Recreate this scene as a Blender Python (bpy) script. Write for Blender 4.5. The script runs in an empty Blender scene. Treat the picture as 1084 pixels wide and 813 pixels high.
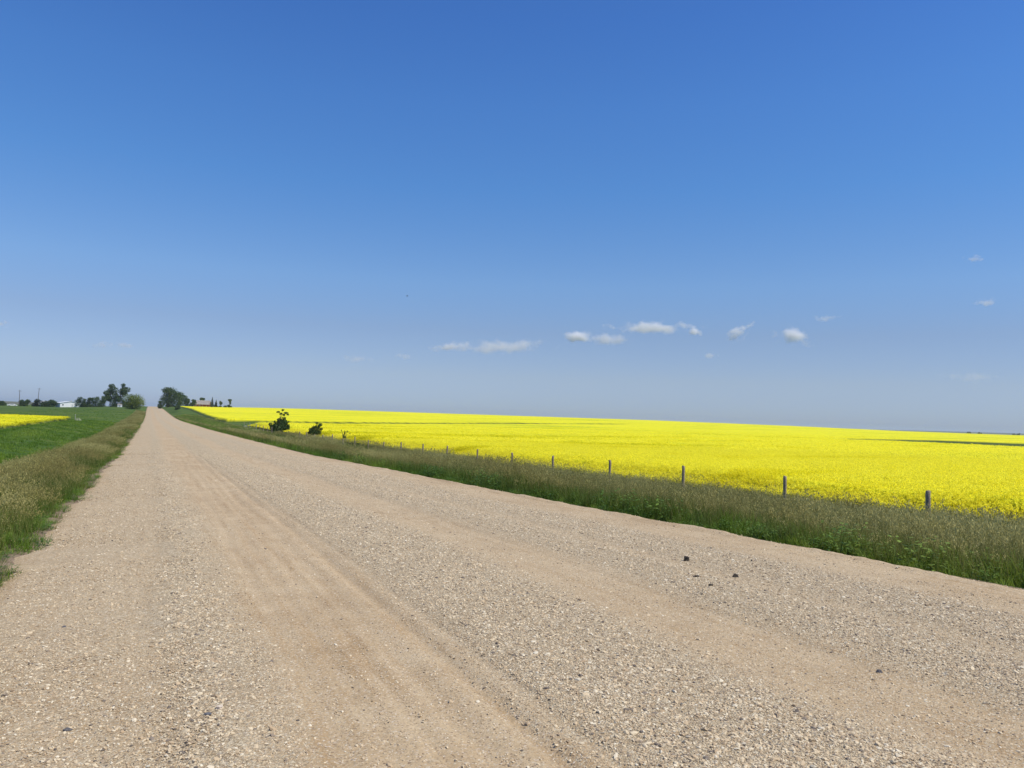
import bpy, math, random
import numpy as np
RNG = np.random.default_rng(11)
random.seed(4)
C = bpy.context.scene.collection
EYE = 1.6                      # camera height above the road beneath it; heights below are metres relative to the eye, then + EYE

# ------------------------------------------------------------------ camera frame, road frame
FPX, CX, CY = 814.0, 542.0, 406.5
ROLL = math.atan(0.0322); PITCH = math.atan(35.4*math.cos(ROLL)/FPX)
Fv = np.array([0, math.cos(PITCH), math.sin(PITCH)]); Rv = np.array([1.0, 0, 0]); Uv = np.cross(Rv, Fv)
_c, _s = math.cos(ROLL), math.sin(ROLL)
R2 = _c*Rv+_s*Uv; U2 = -_s*Rv+_c*Uv
def ray(x, y):
    d = Fv*FPX+R2*(x-CX)-U2*(y-CY)
    return d/math.hypot(d[0], d[1])
YAW = math.atan2(ray(158, 430)[0], ray(158, 430)[1])
Dv = np.array([math.sin(YAW), math.cos(YAW)]); Nv = np.array([math.cos(YAW), -math.sin(YAW)])
def sp2xy(s, p):
    return s*Dv[0]+p*Nv[0], s*Dv[1]+p*Nv[1]
def spot(x, dist, y=430):
    """ground point seen at photo column x, dist metres away -> (s,p)"""
    d = ray(x, y)[:2]*dist
    return float(d@Dv), float(d@Nv)

def sstep(a, b, x):
    t = np.clip((x-a)/(b-a), 0, 1); return t*t*(3-2*t)
def lerp(a, b, t): return a+(b-a)*t

# smooth value noise
def _hash(ix, iy, seed):
    h = (ix.astype(np.int64)*374761393+iy.astype(np.int64)*668265263+seed*1442695041) & 0x7fffffff
    h = ((h ^ (h >> 13))*1274126177) & 0x7fffffff
    h = h ^ (h >> 16)
    return (h & 0xffff)/65535.0
def vnoise(x, y, seed=0):
    x = np.asarray(x, float); y = np.asarray(y, float)
    ix = np.floor(x); iy = np.floor(y); fx = x-ix; fy = y-iy
    fx = fx*fx*(3-2*fx); fy = fy*fy*(3-2*fy)
    a = _hash(ix, iy, seed); b = _hash(ix+1, iy, seed); c = _hash(ix, iy+1, seed); d = _hash(ix+1, iy+1, seed)
    return lerp(lerp(a, b, fx), lerp(c, d, fx), fy)
def fbm(x, y, seed=0, oct=4):
    v = 0; a = 0.5
    for k in range(oct):
        v = v+a*vnoise(x*2**k, y*2**k, seed+k*17); a *= .5
    return v/(1-0.5**oct)

# ------------------------------------------------------------------ heights (relative to the eye)
_S = np.array([-60, 0, 5, 8, 12, 16, 22, 30, 45, 80, 133, 170, 200, 250, 300, 400, 460, 560, 700, 850, 1000, 1150, 1400, 2000, 3500, 9000], float)
_H = np.array([-1.3, -1.5, -1.6, -1.67, -1.76, -1.86, -1.98, -2.15, -2.48, -2.85, -3.35, -3.55, -3.78, -4.05, -4.1, -3.35, -2.75, -1.9, -1.25, -.95, -.8, -1.0, -5, -25, -60, -90], float)
def road_h(s):
    s = np.asarray(s, float); w = 1.5+0.06*np.abs(s)
    return (np.interp(s-w, _S, _H)+np.interp(s-w*.4, _S, _H)+np.interp(s+w*.4, _S, _H)+np.interp(s+w, _S, _H))/4
_OS = [0, 20, 50, 100, 150, 195, 230, 280, 425, 600, 1000, 1500]
_OF = [-.8, -.65, -.5, -.45, -.15, -.2, .15, .45, 1.6, 1.3, .4, 0]
PL, PR = -1.2, 8.35
def far_right(s, p):
    x, y = sp2xy(s, p); R = np.hypot(x, y); az = np.degrees(np.arctan2(x, np.maximum(y, 1)))
    crest = np.interp(az, [-24, -21, 0, 10, 20, 27, 34, 45], [.1, .75, .7, .6, -.5, -1.9, -2.2, -2.5])
    low = -3.15-0.35*sstep(60, 200, R)*sstep(40, -15, az)
    g = lerp(low, crest, sstep(190, 720, R))
    return g-0.035*np.maximum(R-740, 0)*sstep(700, 1100, R)*np.clip(1-(R-740)/9000, .35, 1)
def far_left(s, p):
    x, y = sp2xy(s, p); R = np.hypot(x, y)
    g = lerp(-3.3, -3.75, sstep(60, 220, R)); g = lerp(g, -2.9, sstep(260, 600, R))
    return g-0.02*np.maximum(R-900, 0)*sstep(900, 1300, R)*np.clip(1-(R-900)/9000, .3, 1)
def ground_h(s, p):
    s = np.asarray(s, float); p = np.asarray(p, float)
    r = road_h(s)
    off = np.interp(s, _OS, _OF)
    # right: shoulder, ditch, fence line, field
    ditch = -0.28*np.exp(-((p-11.8)/1.7)**2)*sstep(260, 60, s)
    rr = r+off*sstep(8.3, 13.5, p)-0.06*sstep(PR-.25, PR+.5, p)+ditch
    rr = lerp(rr, far_right(s, p), sstep(19, 130, p))
    # left
    ol = np.interp(s, [0, 60, 110, 195, 300, 450, 700, 1200], [-.95, -.7, -.5, 0.0, .4, .75, .2, 0])
    dl = -0.45*np.exp(-((p+6.2)/2.2)**2)*sstep(320, 120, s)
    bank = 0.55*np.exp(-((p+13)/2.5)**2)*np.exp(-((s-120)/60)**2)
    ll = r+ol*sstep(-1.9, -7, p)-0.05*sstep(-1.0, -1.7, p)+dl+bank
    ll = lerp(ll, far_left(s, p), sstep(-12, -60, p))
    g = np.where(p > 3.5, rr, ll)
    rough = 0.06*(fbm(s*.35, p*.35, 5)-.5)*sstep(0.3, 2.0, np.maximum(p-PR, PL-p))
    return g+rough
def Z(s, p): return float(ground_h(s, p))+EYE

# ------------------------------------------------------------------ materials
def new_mat(name):
    m = bpy.data.materials.new(name); m.use_nodes = True
    nt = m.node_tree; nt.nodes.clear()
    out = nt.nodes.new('ShaderNodeOutputMaterial')
    return m, nt, out
class NT:
    def __init__(s, nt): s.nt = nt
    def n(s, typ, **kw):
        nd = s.nt.nodes.new(typ)
        ins = kw.pop('ins', {})
        for k, v in kw.items(): setattr(nd, k, v)
        for k, v in ins.items():
            if isinstance(v, bpy.types.NodeSocket): s.nt.links.new(v, nd.inputs[k])
            else: nd.inputs[k].default_value = v
        return nd
    def noise(s, vec, scale, detail=3, rough=.55):
        return s.n('ShaderNodeTexNoise', ins={'Vector': vec, 'Scale': scale, 'Detail': detail, 'Roughness': rough}).outputs['Fac']
    def ramp(s, fac, stops, interp='LINEAR'):
        r = s.n('ShaderNodeValToRGB', ins={'Fac': fac}); cr = r.color_ramp; cr.interpolation = interp
        while len(cr.elements) < len(stops): cr.elements.new(.5)
        for e, (p, c) in zip(cr.elements, stops):
            e.position = p; e.color = (*c, 1) if len(c) == 3 else c
        return r.outputs['Color']
    def mix(s, fac, a, b, mode='MIX'):
        m = s.n('ShaderNodeMix', data_type='RGBA', blend_type=mode)
        for idx, v in ((0, fac), (6, a), (7, b)):
            if isinstance(v, bpy.types.NodeSocket): s.nt.links.new(v, m.inputs[idx])
            else: m.inputs[idx].default_value = (*v, 1) if isinstance(v, tuple) and len(v) == 3 else v
        return m.outputs[2]
    def math(s, op, a, b=0.0, c=0.0):
        m = s.n('ShaderNodeMath', operation=op)
        for i, v in enumerate((a, b, c)):
            if isinstance(v, bpy.types.NodeSocket): s.nt.links.new(v, m.inputs[i])
            else: m.inputs[i].default_value = v
        return m.outputs[0]
    def sstep(s, v, a, b):
        m = s.n('ShaderNodeMapRange', interpolation_type='SMOOTHSTEP')
        s.nt.links.new(v, m.inputs[0]); m.inputs[1].default_value = a; m.inputs[2].default_value = b
        return m.outputs[0]

def leaf_mat(name, stops, attr='rnd', trans=.35, rough=.55, spec=.25, height=None):
    """foliage: colour picked per instance (attribute 'rnd') or per face ('tone')"""
    m, nt, out = new_mat(name); N = NT(nt)
    if attr == 'rnd':
        f = N.n('ShaderNodeAttribute', attribute_type='INSTANCER', attribute_name='rnd').outputs['Fac']
    else:
        f = N.n('ShaderNodeAttribute', attribute_type='GEOMETRY', attribute_name='tone').outputs['Fac']
    col = N.ramp(f, stops)
    if attr == 'rnd':
        t = N.n('ShaderNodeAttribute', attribute_type='GEOMETRY', attribute_name='tone').outputs['Fac']
        col = N.mix(1.0, col, N.ramp(t, [(0, (.55, .55, .5)), (1, (1.35, 1.3, 1.2))]), 'MULTIPLY')
    b = N.n('ShaderNodeBsdfPrincipled', ins={'Base Color': col, 'Roughness': rough, 'Specular IOR Level': spec})
    tr = N.n('ShaderNodeBsdfTranslucent', ins={'Color': col})
    mx = N.n('ShaderNodeMixShader', ins={0: trans, 1: b.outputs[0], 2: tr.outputs[0]})
    nt.links.new(mx.outputs[0], out.inputs['Surface'])
    return m
def plain_mat(name, col, rough=.7, var=.25, scale=8.0, spec=.3, bump=0.0, metallic=0.0):
    m, nt, out = new_mat(name); N = NT(nt)
    tc = N.n('ShaderNodeTexCoord').outputs['Object']
    f = N.noise(tc, scale, 4, .6)
    a = tuple(c*(1-var) for c in col); b_ = tuple(min(1, c*(1+var)) for c in col)
    colr = N.ramp(f, [(.3, a), (.7, b_)])
    b = N.n('ShaderNodeBsdfPrincipled', ins={'Base Color': colr, 'Roughness': rough, 'Specular IOR Level': spec, 'Metallic': metallic})
    if bump:
        bn = N.n('ShaderNodeBump', ins={'Height': f, 'Strength': bump, 'Distance': .02})
        nt.links.new(bn.outputs[0], b.inputs['Normal'])
    nt.links.new(b.outputs[0], out.inputs['Surface'])
    return m

# ------------------------------------------------------------------ mesh builder
class MB:
    def __init__(s): s.v = []; s.f = []; s.m = []; s.t = []; s.n = 0
    def add(s, verts, faces, mat=0, tone=.5):
        verts = np.asarray(verts, float).reshape(-1, 3)
        s.v.append(verts)
        for k, f in enumerate(faces):
            s.f.append([i+s.n for i in f]); s.m.append(mat if np.isscalar(mat) else mat[k]); s.t.append(tone if np.isscalar(tone) else tone[k])
        s.n += len(verts)
    def box(s, c, size, mat=0, rz=0, tone=.5, taper=1.0):
        x, y, z = (a/2 for a in size)
        q = np.array([[-x, -y, -z], [x, -y, -z], [x, y, -z], [-x, y, -z], [-x*taper, -y*taper, z], [x*taper, -y*taper, z], [x*taper, y*taper, z], [-x*taper, y*taper, z]])
        ca, sa = math.cos(rz), math.sin(rz)
        q = np.c_[q[:, 0]*ca-q[:, 1]*sa, q[:, 0]*sa+q[:, 1]*ca, q[:, 2]]+np.array(c)
        s.add(q, [(0, 3, 2, 1), (4, 5, 6, 7), (0, 1, 5, 4), (1, 2, 6, 5), (2, 3, 7, 6), (3, 0, 4, 7)], mat, tone)
    def tube(s, pts, rad, seg=8, mat=0, tone=.5, cap=True):
        pts = [np.asarray(p, float) for p in pts]; rings = []
        for i, p in enumerate(pts):
            d = pts[min(i+1, len(pts)-1)]-pts[max(i-1, 0)]; d = d/(np.linalg.norm(d)+1e-9)
            a = np.cross(d, [0, 0, 1.0]) if abs(d[2]) < .95 else np.cross(d, [1.0, 0, 0]); a /= np.linalg.norm(a); b = np.cross(d, a)
            r = rad[i] if hasattr(rad, '__len__') else rad
            rings += [p+r*(math.cos(t)*a+math.sin(t)*b) for t in np.linspace(0, 2*math.pi, seg, endpoint=False)]
        fs = []
        for i in range(len(pts)-1):
            for k in range(seg):
                k2 = (k+1) % seg; fs.append((i*seg+k, i*seg+k2, (i+1)*seg+k2, (i+1)*seg+k))
        if cap: fs += [tuple(range(seg-1, -1, -1)), tuple((len(pts)-1)*seg+k for k in range(seg))]
        s.add(rings, fs, mat, tone)
    def mesh(s, name, mats, smooth=False):
        me = bpy.data.meshes.new(name)
        me.from_pydata(np.concatenate(s.v).tolist() if s.v else [], [], s.f)
        for m in mats: me.materials.append(m)
        me.polygons.foreach_set('material_index', s.m)
        if smooth: me.polygons.foreach_set('use_smooth', [True]*len(s.f))
        a = me.attributes.new('tone', 'FLOAT', 'FACE'); a.data.foreach_set('value', s.t)
        me.update(); return me
    def build(s, name, mats, parent=None, loc=None, rz=0, smooth=False):
        me = s.mesh(name, mats, smooth); o = bpy.data.objects.new(name, me); C.objects.link(o)
        if parent: o.parent = parent
        if loc is not None: o.location = loc
        if rz: o.rotation_euler.z = rz
        return o
def tag(o, label=None, cat=None, group=None, kind=None):
    for k, v in (('label', label), ('category', cat), ('group', group), ('kind', kind)):
        if v: o[k] = v
    return o
def empty(name, loc, rz=0):
    o = bpy.data.objects.new(name, None); C.objects.link(o); o.location = loc; o.rotation_euler.z = rz
    o.empty_display_size = .3; return o
def fast_mesh(name, V, F, mats, smooth=True, attrs=None):
    """V (n,3) float, F (m,4) int quads"""
    me = bpy.data.meshes.new(name)
    me.vertices.add(len(V)); me.vertices.foreach_set('co', np.asarray(V, np.float32).ravel())
    F = np.asarray(F, np.int32); k = F.shape[1]
    me.loops.add(F.size); me.loops.foreach_set('vertex_index', F.ravel())
    me.polygons.add(len(F)); me.polygons.foreach_set('loop_start', np.arange(0, F.size, k, dtype=np.int32))
    me.polygons.foreach_set('loop_total', np.full(len(F), k, np.int32))
    for m in mats: me.materials.append(m)
    if smooth: me.polygons.foreach_set('use_smooth', np.ones(len(F), bool))
    for nm, (dom, vals) in (attrs or {}).items():
        a = me.attributes.new(nm, 'FLOAT', dom); a.data.foreach_set('value', np.asarray(vals, np.float32))
    me.update(calc_edges=True); me.validate()
    return me
def grid_faces(nu, nv, keep=None):
    i = np.arange((nu-1)*(nv-1)); a = (i//(nv-1))*nv+i % (nv-1)
    F = np.c_[a, a+nv, a+nv+1, a+1]
    return F if keep is None else F[keep.ravel()]

# ------------------------------------------------------------------ scatter (stuff): points carry rot / scl / idx / rnd, geometry nodes put a tuft on each
def scatter(name, base_mesh, sources, P, rot, scl, idx, rnd, mats=()):
    """base_mesh: mesh or None. sources: list of meshes. One object, kind stuff."""
    n = len(P)
    if base_mesh is None:
        me = bpy.data.meshes.new(name); nb = 0
        me.vertices.add(n); me.vertices.foreach_set('co', np.asarray(P, np.float32).ravel())
        for m in mats: me.materials.append(m)
    else:
        me = base_mesh; nb = len(me.vertices); me.vertices.add(n)
        co = np.empty((nb+n)*3, np.float32); me.vertices.foreach_get('co', co); co[nb*3:] = np.asarray(P, np.float32).ravel()
        me.vertices.foreach_set('co', co)
    def put(nm, typ, arr, fill):
        a = me.attributes.new(nm, typ, 'POINT')
        if typ == 'FLOAT_VECTOR':
            full = np.full((nb+n, 3), fill, np.float32); full[nb:] = arr; a.data.foreach_set('vector', full.ravel())
        else:
            full = np.full(nb+n, fill, np.float32 if typ == 'FLOAT' else np.int32); full[nb:] = arr; a.data.foreach_set('value', full)
    put('rot', 'FLOAT_VECTOR', rot, 0); put('scl', 'FLOAT_VECTOR', scl, 1); put('idx', 'INT', idx, -1); put('rnd', 'FLOAT', rnd, .5)
    me.update()
    o = bpy.data.objects.new(name, me); C.objects.link(o)
    ng = bpy.data.node_groups.new(name+'_scatter', 'GeometryNodeTree')
    ng.interface.new_socket('Geometry', in_out='INPUT', socket_type='NodeSocketGeometry')
    ng.interface.new_socket('Geometry', in_out='OUTPUT', socket_type='NodeSocketGeometry')
    gi = ng.nodes.new('NodeGroupInput'); go = ng.nodes.new('NodeGroupOutput'); jn = ng.nodes.new('GeometryNodeJoinGeometry')
    def attr(nm, typ):
        a = ng.nodes.new('GeometryNodeInputNamedAttribute'); a.data_type = typ; a.inputs[0].default_value = nm
        return a.outputs[0]
    ar, asx, ai = attr('rot', 'FLOAT_VECTOR'), attr('scl', 'FLOAT_VECTOR'), attr('idx', 'INT')
    L = ng.links.new
    if base_mesh is not None: L(gi.outputs[0], jn.inputs[0])
    for k, sm in enumerate(sources):
        so = bpy.data.objects.new(sm.name, sm)          # never linked to the scene: only its mesh is read
        oi = ng.nodes.new('GeometryNodeObjectInfo'); oi.inputs['Object'].default_value = so; oi.inputs['As Instance'].default_value = True
        cmp_ = ng.nodes.new('FunctionNodeCompare'); cmp_.data_type = 'INT'; cmp_.operation = 'EQUAL'
        ia = [i for i in cmp_.inputs if i.type == 'INT']
        L(ai, ia[0]); ia[1].default_value = k
        ip = ng.nodes.new('GeometryNodeInstanceOnPoints')
        L(gi.outputs[0], ip.inputs['Points']); L(cmp_.outputs[0], ip.inputs['Selection']); L(oi.outputs['Geometry'], ip.inputs['Instance'])
        L(ar, ip.inputs['Rotation']); L(asx, ip.inputs['Scale'])
        L(ip.outputs[0], jn.inputs[0])
    L(jn.outputs[0], go.inputs[0])
    md = o.modifiers.new('scatter', 'NODES'); md.node_group = ng
    return o

# ------------------------------------------------------------------ render settings, world, sun, camera
sc = bpy.context.scene
sc.render.engine = 'CYCLES'
sc.cycles.max_bounces = 6; sc.cycles.diffuse_bounces = 3; sc.cycles.glossy_bounces = 2; sc.cycles.transmission_bounces = 3
sc.cycles.volume_bounces = 8; sc.cycles.transparent_max_bounces = 8
sc.cycles.use_denoising = True
sc.view_settings.view_transform = 'Standard'; sc.view_settings.look = 'None'
sc.view_settings.exposure = 0.0; sc.view_settings.gamma = 1.0; sc.view_settings.use_curve_mapping = False
SUN_AZ, SUN_EL = math.radians(112), math.radians(57)      # azimuth clockwise from the view direction (+Y)
w = bpy.data.worlds.new('World'); sc.world = w; w.use_nodes = True
wn = w.node_tree; wn.nodes.clear(); N = NT(wn)
sky = N.n('ShaderNodeTexSky', sky_type='NISHITA', sun_disc=False, sun_elevation=SUN_EL, sun_rotation=SUN_AZ, altitude=600, air_density=1.0, dust_density=0.6, ozone_density=2.0)
gz = N.n('ShaderNodeSeparateXYZ', ins={0: N.n('ShaderNodeTexCoord').outputs['Generated']}).outputs['Z']
tint = N.ramp(gz, [(0.000, (0.56, 0.71, 1.24)), (0.018, (0.595, 0.735, 1.21)), (0.052, (0.71, 0.77, 1.06)), (0.110, (0.750, 0.806, 1.030)), (0.170, (0.778, 0.972, 1.239)), (0.285, (0.602, 1.017, 1.450)), (0.380, (0.567, 1.020, 1.560)), (0.470, (0.503, 0.951, 1.583)), (1.000, (0.600, 0.920, 1.300))])
SKYTINT = tint
skc = N.mix(1.0, sky.outputs[0], tint, 'MULTIPLY')
bg = N.n('ShaderNodeBackground', ins={'Color': skc, 'Strength': 0.1})
wo = N.n('ShaderNodeOutputWorld', ins={'Surface': bg.outputs[0]})
sl = bpy.data.lights.new('sun', 'SUN'); sl.energy = 4.2; sl.angle = math.radians(.53); sl.color = (1, .93, .81)
so = bpy.data.objects.new('sun', sl); C.objects.link(so)
from mathutils import Vector, Matrix
sd = Vector((math.sin(SUN_AZ)*math.cos(SUN_EL), math.cos(SUN_AZ)*math.cos(SUN_EL), math.sin(SUN_EL)))
so.rotation_euler = sd.to_track_quat('Z', 'Y').to_euler(); so.location = (0, 0, 50)
cam = bpy.data.cameras.new('camera'); co = bpy.data.objects.new('camera', cam); C.objects.link(co)
cam.sensor_fit = 'HORIZONTAL'; cam.sensor_width = 36; cam.lens = 36*FPX/1084; cam.clip_start = .05; cam.clip_end = 60000
co.matrix_world = Matrix(((R2[0], U2[0], -Fv[0], 0), (R2[1], U2[1], -Fv[1], 0), (R2[2], U2[2], -Fv[2], EYE), (0, 0, 0, 1)))
sc.camera = co

# ------------------------------------------------------------------ ground sheet
def axis(parts):
    out = []
    for a, b, n, g in parts:
        t = np.linspace(0, 1, n, endpoint=False)
        out.append(a+(b-a)*(t if g == 1 else (np.power(g, t)-1)/(g-1)))
    return np.concatenate(out+[[parts[-1][1]]])
sa = axis([(-60, 0, 12, 1), (0, 60, 120, 1), (60, 400, 150, 4), (400, 1500, 120, 3), (1500, 9000, 60, 5)])
pr = axis([(3.5, 8, 8, 1), (8, 22, 56, 1), (22, 150, 60, 6), (150, 2000, 110, 8), (2000, 9000, 40, 4)])
pl = axis([(-9000, -2000, 30, .2), (-2000, -150, 90, .1), (-150, -20, 50, .2), (-20, -1, 60, 1), (-1, 3.5, 6, 1)])[:-1]
pa = np.concatenate([pl, pr])
Sg, Pg = np.meshgrid(sa, pa, indexing='ij')
Zg = ground_h(Sg, Pg)
inroad = sstep(PL-.02, PL+.3, Pg)*sstep(PR+.02, PR-.3, Pg)
Zg = Zg-0.10*inroad
Xg, Yg = sp2xy(Sg, Pg)
m, nt, out = new_mat('turf'); N = NT(nt)
ps = N.n('ShaderNodeNewGeometry').outputs['Position']
big = N.noise(ps, .012, 4, .6); mid = N.noise(ps, .15, 4, .6); fine = N.noise(ps, 6.0, 4, .7)
c1 = N.ramp(mid, [(.3, (.050, .098, .018)), (.5, (.075, .130, .024)), (.72, (.13, .155, .042))])
c2 = N.ramp(big, [(.35, (.8, .85, .8)), (.65, (1.25, 1.15, 1.1))])
c3 = N.ramp(fine, [(.3, (.6, .6, .6)), (.7, (1.3, 1.3, 1.25))])
cc = N.mix(1.0, N.mix(1.0, c1, c2, 'MULTIPLY'), c3, 'MULTIPLY')
soil = N.n('ShaderNodeAttribute', attribute_name='soil').outputs['Fac']
cc = N.mix(soil, cc, N.ramp(fine, [(.3, (.20, .14, .09)), (.7, (.33, .25, .17))]))
b = N.n('ShaderNodeBsdfPrincipled', ins={'Base Color': cc, 'Roughness': .95, 'Specular IOR Level': .1})
bp = N.n('ShaderNodeBump', ins={'Height': fine, 'Strength': .6, 'Distance': .1}); nt.links.new(bp.outputs[0], b.inputs['Normal'])
nt.links.new(b.outputs[0], out.inputs['Surface'])
M_turf = m
soilv = sstep(PR+.5, PR+.1, Pg)*sstep(PL-.45, PL-.1, Pg)
me = fast_mesh('ground', np.c_[Xg.ravel(), Yg.ravel(), Zg.ravel()+EYE], grid_faces(len(sa), len(pa))[:, ::-1], [M_turf], attrs={'soil': ('POINT', soilv.ravel())})
g = bpy.data.objects.new('ground', me); C.objects.link(g); tag(g, kind='structure')

# ------------------------------------------------------------------ gravel road
def gravel_band(s, p):
    """0 = bare packed dust, 1 = loose gravel windrow"""
    s = np.asarray(s, float); p = np.asarray(p, float)
    q = p-0.10*(vnoise(s*.12, p*0, 3)-.5)*2-0.10*(vnoise(s*.6, p*.7, 9)-.5)*2+0.16*(1-sstep(2, 9, s))
    def hump(c, w, e=.25): return sstep(c-w-e, c-w+e, q)*sstep(c+w+e, c+w-e, q)
    v = .45*hump(-.1, .85, .2)+.35*hump(.65, .33, .15)+1.0*hump(2.85, .62, .32)+.95*hump(4.9, .38, .3)+.45*hump(5.6, .45, .3)+.9*hump(6.35, .5, .35)+.18*hump(3.9, .5, .4)+.2*hump(7.3, .4, .4)+.10
    return np.clip(v*(.75+.5*fbm(s*.7, p*1.6, 21)), 0, 1)
def road_relief(s, p):
    gb = gravel_band(s, p)
    crown = .10*(1-((p-3.6)/4.9)**2)-.02
    f = sstep(70, 25, s)
    q = p+0.10*(1-sstep(2, 9, s))
    rut = 0
    for c_, w_, d_ in ((1.55, .10, .018), (1.82, .05, .024), (1.36, .04, .014), (1.16, .05, .010), (2.02, .04, .012), (.62, .14, .008), (7.6, .05, .010), (7.75, .04, .008), (3.95, .35, .016), (.95, .07, .012), (4.25, .06, .008)):
        c2_ = c_+.05*(vnoise(s*.25, s*0, 31)-.5)+.012*(s-6)*(s < 40)
        rut = rut-d_*np.exp(-((q-c2_)/w_)**2)*(.5+vnoise(s*.5, s*0+c_*7, 41))
    wind = .034*gb+.012*(fbm(s*1.5, p*2.2, 51)-.5)*sstep(40, 15, s)+.014*(fbm(s*6, p*6, 52)-.5)*gb*sstep(14, 7, s)
    edge = (.035+.03*(vnoise(s*2.2, p*0+4, 43)-.3))*np.exp(-((p-PR+.30)/.13)**2)*sstep(60, 30, s)-.12*(sstep(PR-.15, PR+.45, p)+sstep(PL+.15, PL-.3, p))
    return crown+f*(rut+wind)+edge
rs = np.concatenate([np.arange(-6, 2, .15), np.arange(2, 9, .03), np.arange(9, 16, .06), axis([(16, 60, 220, 5), (60, 400, 160, 4), (400, 1400, 100, 2)])])
rp = np.concatenate([np.arange(PL-.3, PR+.45, .045), [PR+.45]])
Sr, Pr = np.meshgrid(rs, rp, indexing='ij')
edge_wob = .16*(fbm(Sr*.8, Sr*0+1.0, 71)-.5)*2+.05*(vnoise(Sr*5, Sr*0+2, 72)-.5)*2+.03*(vnoise(Sr*13, Sr*0+2, 73)-.5)*2
wl = sstep(2.5, PL-.3, Pr); wr = sstep(6.0, PR+.45, Pr)
Pw = Pr+edge_wob*(wr-wl)
Zr = road_h(Sr)+road_relief(Sr, Pr)
Xr, Yr = sp2xy(Sr, Pw)
gbv = gravel_band(Sr, Pr)
m, nt, out = new_mat('gravel_road'); N = NT(nt)
ps = N.n('ShaderNodeNewGeometry').outputs['Position']
gr = N.n('ShaderNodeAttribute', attribute_name='grav').outputs['Fac']
n_big = N.noise(ps, .35, 4, .6); n_mid = N.noise(ps, 2.5, 4, .65); n_f = N.noise(ps, 40, 5, .75)
dust = N.ramp(N.math('ADD', N.math('MULTIPLY', n_big, .5), N.math('MULTIPLY', n_mid, .5)), [(.35, (.41, .290, .160)), (.5, (.50, .370, .215)), (.66, (.57, .445, .275))])
al = N.n('ShaderNodeMapping', ins={'Vector': ps, 'Rotation': (0, 0, YAW)}).outputs[0]
al = N.n('ShaderNodeMapping', ins={'Vector': al, 'Scale': (9.0, .5, 1.0)}).outputs[0]
streak = N.noise(al, 1.0, 4, .65)
dust = N.mix(1.0, dust, N.ramp(streak, [(.32, (.86, .79, .70)), (.5, (1, 1, 1)), (.7, (1.10, 1.10, 1.10))]), 'MULTIPLY')
crumb = N.n('ShaderNodeTexVoronoi', ins={'Vector': ps, 'Scale': 120.0, 'Randomness': 1.0})
cs_ = N.n('ShaderNodeSeparateColor', ins={0: crumb.outputs['Color']})
dust = N.mix(N.sstep(cs_.outputs[0], .72, .86), dust, N.ramp(cs_.outputs[1], [(0, (.22, .15, .09)), (.4, (.40, .29, .18)), (.75, (.58, .46, .32)), (1, (.70, .60, .46))]))
dust = N.mix(1.0, dust, N.ramp(n_f, [(.25, (.78, .76, .74)), (.5, (1, 1, 1)), (.8, (1.12, 1.12, 1.12))]), 'MULTIPLY')
vo = N.n('ShaderNodeTexVoronoi', ins={'Vector': ps, 'Scale': 46.0, 'Randomness': 1.0})
vo2 = N.n('ShaderNodeTexVoronoi', ins={'Vector': ps, 'Scale': 95.0, 'Randomness': 1.0})
def stonecol(v):
    sx = N.n('ShaderNodeSeparateColor', ins={0: v.outputs['Color']})
    return N.ramp(sx.outputs[0], [(0, (.28, .205, .13)), (.2, (.46, .35, .215)), (.45, (.60, .475, .30)), (.7, (.69, .57, .38)), (.9, (.72, .615, .43)), (1, (.74, .65, .49))])
st1, st2 = stonecol(vo), stonecol(vo2)
gap1 = N.ramp(vo.outputs['Distance'], [(.30, (1, 1, 1)), (.62, (.62, .60, .57))])
gap2 = N.ramp(vo2.outputs['Distance'], [(.30, (1, 1, 1)), (.62, (.70, .68, .65))])
gc = N.mix(.5, N.mix(1.0, st1, gap1, 'MULTIPLY'), N.mix(1.0, st2, gap2, 'MULTIPLY'))
gf = N.math('MINIMUM', N.math('ADD', N.math('MULTIPLY', gr, .95), .08), 1.0)
# stones break out of the dust cell by cell
pick = N.n('ShaderNodeSeparateColor', ins={0: vo2.outputs['Color']}).outputs[1]
pf = N.sstep(N.math('SUBTRACT', gf, N.math('MULTIPLY', pick, .9)), -.12, .22)
col = N.mix(pf, dust, gc)
b = N.n('ShaderNodeBsdfPrincipled', ins={'Base Color': col, 'Roughness': .92, 'Specular IOR Level': .15})
ht = N.math('ADD', N.math('MULTIPLY', N.math('SUBTRACT', 1.0, vo2.outputs['Distance']), N.math('MULTIPLY', gf, .7)), N.math('MULTIPLY', n_f, .5))
bp = N.n('ShaderNodeBump', ins={'Height': ht, 'Strength': .9, 'Distance': .014}); nt.links.new(bp.outputs[0], b.inputs['Normal'])
nt.links.new(b.outputs[0], out.inputs['Surface'])
me = fast_mesh('road', np.c_[Xr.ravel(), Yr.ravel(), Zr.ravel()+EYE], grid_faces(len(rs), len(rp))[:, ::-1], [m], attrs={'grav': ('POINT', gbv.ravel())})
ro = bpy.data.objects.new('road', me); C.objects.link(ro); tag(ro, kind='structure')

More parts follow.
